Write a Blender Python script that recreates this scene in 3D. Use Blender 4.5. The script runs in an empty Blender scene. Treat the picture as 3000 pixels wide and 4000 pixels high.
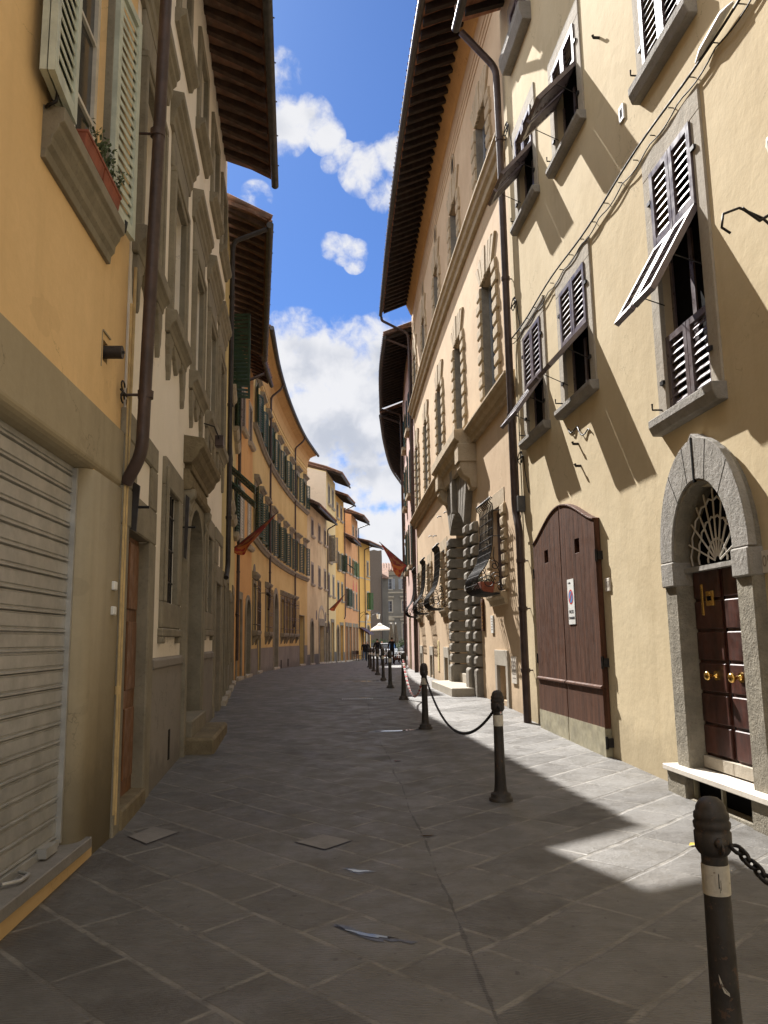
import bpy, bmesh, math, random
from mathutils import Vector, Matrix
random.seed(7)
R = math.radians
sc = bpy.context.scene
COL = sc.collection

# ------------------------------------------------------------------ camera
CAMZ = 1.55
cam_d = bpy.data.cameras.new("camera"); cam = bpy.data.objects.new("camera", cam_d); COL.objects.link(cam)
cam_d.sensor_fit = 'VERTICAL'; cam_d.sensor_height = 24; cam_d.lens = 3120 / 4000 * 24
cam_d.clip_start = 0.05; cam_d.clip_end = 3000
cam.matrix_world = Matrix.Translation((0, 0, CAMZ)) @ Matrix.Rotation(R(90 + 9.1), 4, 'X') @ Matrix.Rotation(-0.0161, 4, 'Z')
sc.camera = cam

# ------------------------------------------------------------------ light, sky, exposure
SUN = Vector((-0.405, 0.897, 1.0)).normalized()          # towards the sun
SKY_STRENGTH = 0.05
sc.view_settings.view_transform = 'Standard'; sc.view_settings.look = 'None'
sc.view_settings.gamma = 1; sc.view_settings.exposure = 1.65
sl = bpy.data.lights.new("sun", 'SUN'); sl.energy = 4.1; sl.angle = R(0.5); sl.color = (1.0, 0.96, 0.915)
so = bpy.data.objects.new("sun", sl); COL.objects.link(so)
so.rotation_euler = SUN.to_track_quat('Z', 'Y').to_euler(); so.location = (-20, 40, 60)

class N:
    """tiny node-graph helper"""
    def __init__(s, tree): s.t = tree
    def n(s, ty, **kw):
        nd = s.t.nodes.new(ty)
        for k, v in kw.items():
            if k in nd.inputs.keys() if isinstance(k, str) else False: pass
            setattr(nd, k, v)
        return nd
    def lk(s, a, b): s.t.links.new(a, b)
    def put(s, sock, v):
        if hasattr(v, 'is_output'): s.t.links.new(v, sock)
        else: sock.default_value = v
    def m(s, op, a, b=None, c=None, clamp=False):
        nd = s.t.nodes.new('ShaderNodeMath'); nd.operation = op; nd.use_clamp = clamp
        s.put(nd.inputs[0], a)
        if b is not None: s.put(nd.inputs[1], b)
        if c is not None: s.put(nd.inputs[2], c)
        return nd.outputs[0]
    def vm(s, op, a, b=None, scale=None):
        nd = s.t.nodes.new('ShaderNodeVectorMath'); nd.operation = op
        s.put(nd.inputs[0], a)
        if b is not None: s.put(nd.inputs[1], b)
        if scale is not None: s.put(nd.inputs[3], scale)
        return nd.outputs['Value' if op in ('LENGTH', 'DISTANCE', 'DOT_PRODUCT') else 'Vector']
    def mix(s, f, a, b, bl='MIX'):
        nd = s.t.nodes.new('ShaderNodeMix'); nd.data_type = 'RGBA'; nd.blend_type = bl
        s.put(nd.inputs[0], f)
        for q, v in ((6, a), (7, b)):
            if isinstance(v, tuple) and len(v) == 3: v = v + (1,)
            s.put(nd.inputs[q], v)
        return nd.outputs[2]
    def noise(s, vec, scale, det=4, rough=.55, out='Fac'):
        nd = s.t.nodes.new('ShaderNodeTexNoise'); nd.inputs['Scale'].default_value = scale
        nd.inputs['Detail'].default_value = det; nd.inputs['Roughness'].default_value = rough
        if vec is not None: s.t.links.new(vec, nd.inputs['Vector'])
        return nd.outputs[out]
    def map(s, vec, sc_):
        nd = s.t.nodes.new('ShaderNodeMapping'); nd.inputs['Scale'].default_value = sc_
        s.t.links.new(vec, nd.inputs['Vector']); return nd.outputs[0]
    def rng(s, v, a, b, c=0., d=1., smooth=True):
        nd = s.t.nodes.new('ShaderNodeMapRange'); nd.interpolation_type = 'SMOOTHSTEP' if smooth else 'LINEAR'
        s.put(nd.inputs[0], v)
        for i, q in zip((1, 2, 3, 4), (a, b, c, d)): s.put(nd.inputs[i], q)
        return nd.outputs[0]

def cam_ray(X, Y):
    """direction of a photo pixel, used to know where in the sky each cloud stands"""
    F, P, th = 3120., R(9.1), .0161
    u, v = X - 1500, 2000 - Y
    a = (u * math.cos(th) + v * math.sin(th)) / F; b = (v * math.cos(th) - u * math.sin(th)) / F
    return Vector((a, math.cos(P) - b * math.sin(P), math.sin(P) + b * math.cos(P))).normalized()

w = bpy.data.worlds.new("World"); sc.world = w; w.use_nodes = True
w.node_tree.nodes.clear(); g = N(w.node_tree)
sky = g.n('ShaderNodeTexSky', sky_type='NISHITA', sun_disc=False)
sky.sun_elevation = math.asin(SUN.z); sky.sun_rotation = math.atan2(SUN.x, SUN.y)
sky.altitude = 200; sky.air_density = 1.0; sky.dust_density = 0.35; sky.ozone_density = 2.2
tc = g.n('ShaderNodeTexCoord'); d = tc.outputs['Generated']
blobs = [(1100, 490, 88, .8), (1215, 465, 66, .85), (1275, 530, 55, .78), (1345, 600, 38, .7), (1420, 665, 75, .82), (1535, 605, 62, .78), (1495, 760, 52, .68), (1290, 640, 30, .4),
         (1300, 962, 42, .62), (1345, 978, 46, .68), (1392, 985, 40, .6), (1385, 1025, 36, .5), (1000, 770, 50, .36), (1085, 290, 70, .36), (1290, 1335, 60, .5),
         (1150, 1430, 170, 1), (1330, 1480, 190, 1.05), (1520, 1440, 170, 1.05), (1250, 1640, 210, 1.1), (1460, 1650, 230, 1.15), (1400, 1830, 150, 1.0), (1550, 1850, 120, .9),
         (1120, 1400, 120, .6), (1530, 2130, 120, 1), (1440, 2060, 75, .95), (1500, 2250, 130, 1), (1380, 2220, 110, .95), (1330, 1990, 80, .7), (1620, 2050, 90, .9)]
tot = None
for X, Y, r, st_ in blobs:
    v = cam_ray(X, Y); rr = r / 3120. * 1.35
    q = g.m('MULTIPLY', g.vm('DISTANCE', d, tuple(v)), 1 / rr)
    q = g.m('SUBTRACT', 1, g.m('MULTIPLY', q, q), clamp=True)
    q = g.m('MULTIPLY', q, st_)
    tot = q if tot is None else g.m('MAXIMUM', tot, q)
warp = g.noise(d, 9, 5, .6, 'Color')
dw = g.vm('ADD', d, g.vm('SCALE', g.vm('SUBTRACT', warp, (.5, .5, .5)), scale=.05))
fb = g.noise(dw, 26, 9, .58)
fb2 = g.noise(d, 9, 4, .55)
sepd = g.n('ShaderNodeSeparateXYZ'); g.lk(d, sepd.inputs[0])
back = g.rng(sepd.outputs[1], .70, .50)                              # unseen bright broken cloud, added overhead and behind as fill light for the street
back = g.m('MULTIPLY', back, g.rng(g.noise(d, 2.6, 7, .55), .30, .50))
dens = g.m('ADD', tot, g.m('MULTIPLY', g.m('SUBTRACT', fb, .5), 2.5))
dens = g.m('MULTIPLY', dens, g.rng(tot, 0, .12))
alpha = g.rng(dens, .02, .84)
alpha = g.m('MULTIPLY', alpha, .97)
shade = g.rng(g.noise(dw, 15, 5, .5), .42, .66)
deep = g.rng(tot, .6, 1.0)
ccol = g.mix(g.m('MULTIPLY', g.m('MULTIPLY', shade, deep), .85), (0.285, 0.285, 0.292), (0.165, 0.178, 0.205))
skyc = g.mix(1.0, sky.outputs[0], (.335, .505, .80), 'MULTIPLY')
skym = g.vm('SCALE', skyc, scale=SKY_STRENGTH)
final = g.mix(alpha, skym, ccol)
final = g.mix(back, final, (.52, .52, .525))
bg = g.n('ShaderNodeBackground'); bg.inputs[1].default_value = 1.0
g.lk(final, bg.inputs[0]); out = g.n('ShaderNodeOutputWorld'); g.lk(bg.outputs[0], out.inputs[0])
w.cycles.sampling_method = 'MANUAL'; w.cycles.sample_map_resolution = 512

# ------------------------------------------------------------------ materials
MATS = {}
def new_mat(name):
    m = bpy.data.materials.new(name); m.use_nodes = True; m.node_tree.nodes.clear(); g = N(m.node_tree)
    b = g.n('ShaderNodeBsdfPrincipled'); o = g.n('ShaderNodeOutputMaterial'); g.lk(b.outputs[0], o.inputs[0])
    MATS[name] = m
    geo = g.n('ShaderNodeNewGeometry')
    return m, g, b, geo.outputs['Position']
def bump(g, b, h, strength=.3, dist=.02):
    n = g.n('ShaderNodeBump'); n.inputs['Strength'].default_value = strength; n.inputs['Distance'].default_value = dist
    g.lk(h, n.inputs['Height']); g.lk(n.outputs[0], b.inputs['Normal'])
def plaster(name, c1, c2, c3=None, streak=.25, blot=.5, foot=None, bmp=.25):
    m, g, b, p = new_mat(name)
    n1 = g.rng(g.noise(p, .55, 6, .6), .35, .68); n2 = g.noise(p, 3.5, 6, .65)
    col = g.mix(g.m('MULTIPLY', n1, blot * 1.6, clamp=True), c1, c2)
    st = g.rng(g.noise(g.map(p, (2.6, 2.6, .16)), 1.6, 5, .6), .5, .78)
    c3 = c3 or tuple(x * .62 for x in c2)
    col = g.mix(g.m('MULTIPLY', st, streak), col, c3)
    fine = g.noise(p, 22, 4, .7)
    pt = g.rng(g.noise(p, .8, 4, .5), .60, .615); col = g.mix(g.m('MULTIPLY', pt, .16), col, tuple(x * 1.25 for x in c2))      # old repairs
    pt2 = g.rng(g.noise(g.map(p, (1, 1, 1.7)), 1.3, 3, .5), .655, .665); col = g.mix(g.m('MULTIPLY', pt2, .22), col, c3)
    cv = g.n('ShaderNodeTexVoronoi', feature='DISTANCE_TO_EDGE'); cv.inputs['Scale'].default_value = .8                             # hairline cracks
    g.lk(g.vm('ADD', p, g.vm('SCALE', g.noise(p, 2.2, 5, .6, 'Color'), scale=.9)), cv.inputs['Vector'])
    ck = g.m('MULTIPLY', g.rng(cv.outputs['Distance'], .006, .001), g.rng(g.noise(p, .7, 2), .52, .6)); col = g.mix(g.m('MULTIPLY', ck, .5), col, tuple(x * .4 for x in c2))
    col = g.mix(g.m('MULTIPLY', g.rng(n2, .45, .8), .22), col, tuple(min(1, x * 1.22) for x in c1))
    col = g.mix(g.m('MULTIPLY', g.rng(fine, .3, .8), .12), col, c3)
    if foot:      # grime with its own ragged edge along the foot of the wall
        sp = g.n('ShaderNodeSeparateXYZ'); g.lk(p, sp.inputs[0])
        hz = g.m('ADD', sp.outputs[2], g.m('MULTIPLY', g.m('SUBTRACT', g.noise(p, 2.2, 6, .7), .5), 1.3))
        col = g.mix(g.m('MULTIPLY', g.rng(hz, foot, foot * .35), .55), col, tuple(x * .55 for x in c2))
    g.lk(col, b.inputs['Base Color']); b.inputs['Roughness'].default_value = .93; b.inputs['Specular IOR Level'].default_value = .12
    h = g.m('ADD', g.m('MULTIPLY', g.noise(p, 3, 5, .6), 1.), g.m('MULTIPLY', fine, .22))
    bump(g, b, h, bmp, .03); return m
def stone(name, c1, c2, scale=3, bmp=.5, rough=.9):
    m, g, b, p = new_mat(name)
    n1 = g.rng(g.noise(p, scale, 8, .65), .3, .7); n2 = g.noise(p, scale * 9, 5, .7)
    st = g.rng(g.noise(g.map(p, (3, 3, .3)), 1.7, 4, .6), .5, .75)
    col = g.mix(n1, c1, c2); col = g.mix(g.m('MULTIPLY', g.rng(n2, .52, .75), .45), col, tuple(x * .5 for x in c2))
    col = g.mix(g.m('MULTIPLY', st, .35), col, tuple(x * .55 for x in c1))
    g.lk(col, b.inputs['Base Color']); b.inputs['Roughness'].default_value = rough; b.inputs['Specular IOR Level'].default_value = .2
    bump(g, b, g.m('ADD', g.noise(p, scale * 3, 7, .7), g.m('MULTIPLY', n2, .5)), bmp, .025); return m
def paint(name, c, rough=.5, var=.3, metal=0., grain=None, spec=.4, bmp=.1):
    m, g, b, p = new_mat(name)
    pv = g.map(p, grain) if grain else p
    n1 = g.noise(pv, 6 if not grain else 2.5, 6, .65)
    col = g.mix(g.rng(n1, .3, .7), tuple(min(1, x * (1 + var)) for x in c), tuple(x * (1 - var) for x in c))
    g.lk(col, b.inputs['Base Color']); b.inputs['Metallic'].default_value = metal; b.inputs['Specular IOR Level'].default_value = spec
    g.lk(g.rng(g.noise(p, 9, 4), .3, .7, max(.05, rough - .08), min(1, rough + .12)), b.inputs['Roughness'])
    if bmp: bump(g, b, n1, bmp, .01)
    return m
# plasters
plaster('plaster_ochre', (.76, .54, .285), (.68, .475, .24), (.50, .345, .18), .25, .5, .9)
plaster('plaster_garage', (.39, .335, .235), (.335, .285, .195), None, .35, .7, .9)
plaster('plaster_ivory', (.80, .74, .65), (.75, .69, .59), (.64, .57, .47), .12, .5)
plaster('plaster_yellow', (.62, .52, .345), (.55, .45, .285), (.45, .36, .22), .38, .6, .8)
plaster('plaster_rose', (.61, .47, .315), (.53, .395, .26), (.42, .30, .19), .42, .75, .8)
plaster('plaster_lemon', (.60, .50, .26), (.53, .43, .21), None, .3, .5, .9)
plaster('plaster_orange', (.63, .37, .155), (.55, .31, .125), None, .25, .5, .8)
plaster('plaster_gold', (.63, .47, .21), (.55, .395, .165), (.42, .29, .13), .4, .7, .9)
plaster('plaster_cornice', (.58, .38, .17), (.52, .33, .14), None, .35, .5)
plaster('plaster_cream', (.64, .53, .33), (.52, .42, .26), (.33, .27, .18), .45, .9, 1.1)
plaster('plaster_pale', (.66, .57, .45), (.60, .51, .39), None, .1, .3)
plaster('plaster_straw', (.68, .56, .30), (.60, .48, .25), None, .25, .5, .8)
plaster('plaster_amber', (.66, .43, .15), (.58, .35, .11), None, .25, .5, .8)
plaster('plaster_terra', (.62, .34, .17), (.53, .28, .13), None, .25, .5, .9)
plaster('plaster_sun', (.64, .39, .12), (.56, .33, .10), None, .2, .4, .8)
plaster('plaster_pink', (.62, .45, .40), (.55, .39, .34), None, .3, .5, .8)
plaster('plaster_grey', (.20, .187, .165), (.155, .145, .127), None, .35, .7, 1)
plaster('plinth_grey', (.26, .235, .205), (.21, .19, .165), None, .35, .7, .6, .4)
# stones
stone('stone_left', (.27, .24, .18), (.195, .172, .127), 2.6, .4)
stone('stone_dark', (.24, .195, .12), (.15, .12, .075), 4, .8)
stone('stone_grey', (.33, .31, .28), (.25, .235, .205), 3.5, .7)
stone('stone_rough', (.30, .27, .21), (.20, .18, .14), 5, 1.0)
stone('stone_pale', (.42, .38, .31), (.34, .30, .24), 3, .35)
stone('stone_palazzo', (.50, .405, .28), (.40, .315, .205), 3, .4)
stone('stone_portal', (.27, .245, .205), (.19, .17, .14), 4, .7)
stone('marble', (.68, .63, .55), (.58, .53, .46), 2, .1, .5)
stone('threshold', (.24, .225, .21), (.19, .18, .165), 3, .2, .6)
m, g, b, p = new_mat('rubble')
vo = g.n('ShaderNodeTexVoronoi', feature='DISTANCE_TO_EDGE'); g.lk(g.map(p, (2, 2, 3.2)), vo.inputs['Vector'])
vc = g.n('ShaderNodeTexVoronoi'); g.lk(g.map(p, (2, 2, 3.2)), vc.inputs['Vector'])
col = g.mix(g.rng(vo.outputs['Distance'], .02, .10), (.10, .085, .07), g.mix(g.noise(vc.outputs['Color'], 9), (.15, .118, .095), (.09, .074, .063)))
g.lk(col, b.inputs['Base Color']); b.inputs['Roughness'].default_value = .95; bump(g, b, vo.outputs['Distance'], .6, .08)
# woods, metals, paints
paint('door_brown', (.080, .035, .019), .68, .45, 0, (9, 9, .5), .16, .18)
paint('door_red', (.055, .018, .012), .42, .5, 0, (5, 5, 1.2), .5, .1)
paint('door_old', (.16, .072, .03), .5, .35, 0, (9, 9, .6))
paint('door_grey', (.11, .10, .085), .65, .3, 0, (8, 8, .5))
paint('zinc', (.30, .27, .18), .55, .3, .0, None, .4)
paint('shutter_brown', (.125, .100, .105), .34, .25, 0, None, .6)
paint('shutter_green', (.018, .045, .028), .5, .3)
paint('shutter_mid', (.03, .12, .03), .5, .3)
paint('shutter_mint', (.46, .49, .41), .55, .15)
paint('shutter_grey', (.20, .19, .165), .6, .2)
paint('shutter_taupe', (.13, .10, .075), .6, .25)
paint('frame_white', (.55, .52, .46), .5, .15)
paint('frame_cream', (.50, .44, .33), .55, .15)
paint('frame_grey', (.25, .27, .30), .4, .15)
paint('iron', (.018, .016, .015), .5, .35, .3)
paint('scuff', (.16, .14, .12), .7, .3)
for nm, c0, c1, th in (('bollard_iron', (.034, .030, .027), (.085, .05, .032), .60), ('band_white', (.58, .55, .47), (.07, .055, .045), .63)):
    m, g, b, p = new_mat(nm)
    tcn = g.n('ShaderNodeTexCoord'); q = tcn.outputs['Object']; oi = g.n('ShaderNodeObjectInfo'); q = g.vm('ADD', q, g.vm('SCALE', oi.outputs['Location'], scale=3.7))
    n1 = g.noise(q, 9, 6, .65); ch = g.rng(g.noise(q, 26, 5, .7), th, th + .02); st = g.rng(g.noise(g.map(q, (14, 14, 2.2)), 2, 4, .6), .5, .75)
    col = g.mix(g.rng(n1, .35, .7), c0, tuple(x * .65 for x in c0)); col = g.mix(g.m('MULTIPLY', st, .35), col, c1); col = g.mix(g.m('MULTIPLY', ch, .85), col, c1)
    g.lk(col, b.inputs['Base Color']); g.lk(g.rng(n1, .3, .7, .45, .72), b.inputs['Roughness']); b.inputs['Specular IOR Level'].default_value = .4
    bump(g, b, g.m('SUBTRACT', n1, g.m('MULTIPLY', ch, .3)), .5, .006)
paint('pipe_brown', (.062, .040, .034), .5, .25, .1)
paint('pipe_black', (.028, .023, .022), .5, .4, .1)
paint('pipe_grey', (.10, .10, .10), .45, .2, .5)
paint('pipe_cream', (.50, .36, .17), .7, .2)
paint('gutter_dark', (.06, .056, .052), .5, .2, .3)
paint('rafter', (.058, .032, .021), .75, .35, 0, (3, 3, 3))
paint('rafter_black', (.025, .017, .013), .8, .35)
paint('pianelle', (.17, .085, .05), .85, .35)
paint('pianelle_red', (.30, .14, .08), .85, .4)
paint('brass', (.75, .48, .14), .22, .12, 1.0)
paint('terracotta', (.25, .075, .042), .75, .25)
paint('steel', (.41, .405, .385), .40, .14, .45)
paint('dark', (.012, .011, .010), .85, .2, 0, None, .1, 0)
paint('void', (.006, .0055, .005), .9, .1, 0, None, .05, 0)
paint('glass', (.018, .022, .028), .06, .2, 0, None, .6, 0)
paint('glass_pale', (.05, .055, .06), .12, .3, 0, None, .5, 0)
paint('white_plastic', (.72, .72, .69), .5, .08)
paint('red_plastic', (.55, .05, .04), .5, .1)
paint('sign_blue', (.10, .22, .45), .5, .1)
paint('ink', (.05, .05, .06), .6, .1)
paint('ink_grey', (.28, .24, .2), .6, .1)
paint('red_ink', (.5, .10, .06), .6, .1)
paint('canvas_white', (.74, .71, .66), .8, .06)
paint('canvas_beige', (.13, .115, .092), .85, .15)
paint('leaf', (.045, .085, .02), .7, .4)
paint('dry_leaf', (.55, .40, .06), .7, .2)
paint('leaf_grey', (.09, .12, .06), .7, .35)
paint('skin', (.45, .26, .18), .6, .1)
paint('cable', (.03, .026, .022), .7, .2)
paint('car_white', (.66, .68, .70), .25, .05)
paint('car_dark', (.04, .045, .05), .25, .1)
paint('car_silver', (.35, .36, .38), .25, .1)
paint('rubber', (.012, .012, .012), .8, .1)
paint('dog_fur', (.05, .018, .010), .8, .3)
paint('wicker', (.24, .12, .05), .8, .3)
paint('lamp_glass', (.75, .72, .62), .3, .05)
# terracotta roof tiles
m, g, b, p = new_mat('roof_tile')
col = g.mix(g.rng(g.noise(p, 3.2, 5), .35, .65), (.24, .125, .08), (.12, .075, .055))
col = g.mix(g.m('MULTIPLY', g.rng(g.noise(p, 9, 5), .5, .7), .5), col, (.26, .20, .15)); g.lk(col, b.inputs['Base Color']); b.inputs['Roughness'].default_value = .95
# flag cloth: deep red field, orange-yellow fly with red figures (object space along the cloth)
m, g, b, p = new_mat('flag_cloth')
uv = g.n('ShaderNodeUVMap'); su = g.n('ShaderNodeSeparateXYZ'); g.lk(uv.outputs[0], su.inputs[0]); U, V = su.outputs[0], su.outputs[1]
fig = g.rng(g.noise(uv.outputs[0], 5, 2, .4), .50, .56)
bord = g.m('MAXIMUM', g.rng(V, .90, .93), g.rng(V, .10, .07))
base = g.mix(g.rng(g.m('ADD', U, g.m('MULTIPLY', V, .25)), .60, .64), g.mix(g.m('MULTIPLY', fig, .8), (.17, .018, .015), (.26, .12, .035)), g.mix(fig, (.42, .13, .025), (.28, .022, .015)))
g.lk(g.mix(bord, base, (.30, .03, .02)), b.inputs['Base Color']); b.inputs['Roughness'].default_value = .75

# paving: chevron courses of sandstone slabs meeting on a dark seam along the middle of the street
m, g, b, p = new_mat('paving')
sp = g.n('ShaderNodeSeparateXYZ'); g.lk(p, sp.inputs[0]); X, Y = sp.outputs[0], sp.outputs[1]
xc = g.m('SUBTRACT', g.m('SUBTRACT', .6, g.m('MULTIPLY', Y, .05)), g.m('MULTIPLY', g.m('MULTIPLY', Y, Y), .0012))
xc = g.m('MAXIMUM', xc, g.m('SUBTRACT', .4, g.m('MULTIPLY', Y, .05)))
wob = g.noise(p, .9, 2, .5)
u = g.m('ADD', g.m('SUBTRACT', X, xc), g.m('MULTIPLY', g.m('SUBTRACT', wob, .5), .10))
au = g.m('ABSOLUTE', u); side = g.m('SIGN', u)
wa = g.m('MULTIPLY', g.m('SUBTRACT', g.noise(p, 1.7, 3, .5), .5), .05)
a = g.m('ADD', g.m('MULTIPLY', g.m('SUBTRACT', Y, g.m('MULTIPLY', au, g.m('ADD', 1.02, g.m('MULTIPLY', side, -.07)))), .707), wa)
bb = g.m('MULTIPLY', g.m('ADD', Y, au), .707)
ai = g.m('DIVIDE', a, .41); row = g.m('FLOOR', ai)
wn = g.n('ShaderNodeTexWhiteNoise', noise_dimensions='2D'); cb = g.n('ShaderNodeCombineXYZ'); g.lk(row, cb.inputs[0]); g.lk(side, cb.inputs[1]); g.lk(cb.outputs[0], wn.inputs['Vector'])
rlen = g.m('ADD', .62, g.m('MULTIPLY', wn.outputs['Value'], .55))
bi = g.m('ADD', g.m('DIVIDE', bb, rlen), g.m('MULTIPLY', wn.outputs['Value'], 7.3)); cell = g.m('FLOOR', bi)
fa = g.m('FRACT', ai); ea = g.m('MULTIPLY', g.m('MINIMUM', fa, g.m('SUBTRACT', 1, fa)), .41)
fbb = g.m('FRACT', bi); eb = g.m('MULTIPLY', g.m('MULTIPLY', g.m('MINIMUM', fbb, g.m('SUBTRACT', 1, fbb)), rlen), 1.0)
jw = g.m('ADD', .005, g.m('MULTIPLY', g.noise(p, 5, 3), .014))
edge = g.m('MINIMUM', g.m('MULTIPLY', ea, .85), eb)
joint = g.rng(g.m('SUBTRACT', edge, jw), -.004, .006, 1, 0)
wn2 = g.n('ShaderNodeTexWhiteNoise', noise_dimensions='3D'); cb2 = g.n('ShaderNodeCombineXYZ')
g.lk(row, cb2.inputs[0]); g.lk(cell, cb2.inputs[1]); g.lk(side, cb2.inputs[2]); g.lk(cb2.outputs[0], wn2.inputs['Vector'])
slab = g.mix(wn2.outputs['Value'], (.084, .078, .069), (.140, .132, .119))
pn = g.noise(p, 2.3, 8, .7); pn2 = g.noise(p, 14, 6, .7)
slab = g.mix(g.m('MULTIPLY', g.rng(pn, .38, .66), .55), slab, (.172, .167, .158))
slab = g.mix(g.m('MULTIPLY', g.rng(pn2, .5, .72), .45), slab, (.085, .08, .073))
big = g.rng(g.noise(p, .45, 4, .5), .5, .7); slab = g.mix(g.m('MULTIPLY', big, .3), slab, (.11, .104, .097))
jcol = g.mix(g.rng(g.noise(p, 6, 4), .35, .65), (.25, .235, .205), (.12, .112, .10))
col = g.mix(g.m('MULTIPLY', joint, .72), slab, jcol)
seam = g.m('ADD', au, g.m('MULTIPLY', g.m('SUBTRACT', g.noise(p, 6, 4, .6), .5), .05)); smk = g.rng(seam, .008, .002)
smk = g.m('MULTIPLY', smk, g.rng(g.noise(p, 1.6, 3), .35, .5))
col = g.mix(g.m('MULTIPLY', smk, .7), col, (.035, .033, .03))
strk = g.rng(g.noise(g.map(p, (1.2, 7, 1)), 3.5, 6, .7), .54, .66); col = g.mix(g.m('MULTIPLY', strk, .28), col, (.06, .057, .053))
spots = g.rng(g.noise(p, 17, 2, .4), .725, .76); col = g.mix(g.m('MULTIPLY', spots, .7), col, (.05, .046, .042))
g.lk(col, b.inputs['Base Color'])
g.lk(g.rng(g.noise(p, 4, 5), .3, .7, .42, .72), b.inputs['Roughness']); b.inputs['Specular IOR Level'].default_value = .42
# chisel lines, their direction turned a little from slab to slab
ang = g.m('MULTIPLY', g.m('SUBTRACT', wn2.outputs['Value'], .5), .5)
tool = g.m('ADD', g.m('MULTIPLY', Y, g.m('COSINE', ang)), g.m('MULTIPLY', X, g.m('SINE', ang)))
tool = g.m('ADD', tool, g.m('MULTIPLY', g.noise(p, 5, 3, .6), .05))
ridg = g.m('SINE', g.m('MULTIPLY', tool, 2 * math.pi / .021))
tm = g.rng(g.noise(p, 1.3, 3, .6), .3, .6)
h = g.m('ADD', g.m('MULTIPLY', g.m('MULTIPLY', ridg, tm), .10), g.m('ADD', g.m('MULTIPLY', pn, .75), g.m('MULTIPLY', pn2, .35)))
h = g.m('SUBTRACT', h, g.m('MULTIPLY', joint, .18)); h = g.m('ADD', h, g.m('MULTIPLY', wn2.outputs['Value'], .25))
bump(g, b, h, .8, .03)

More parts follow.
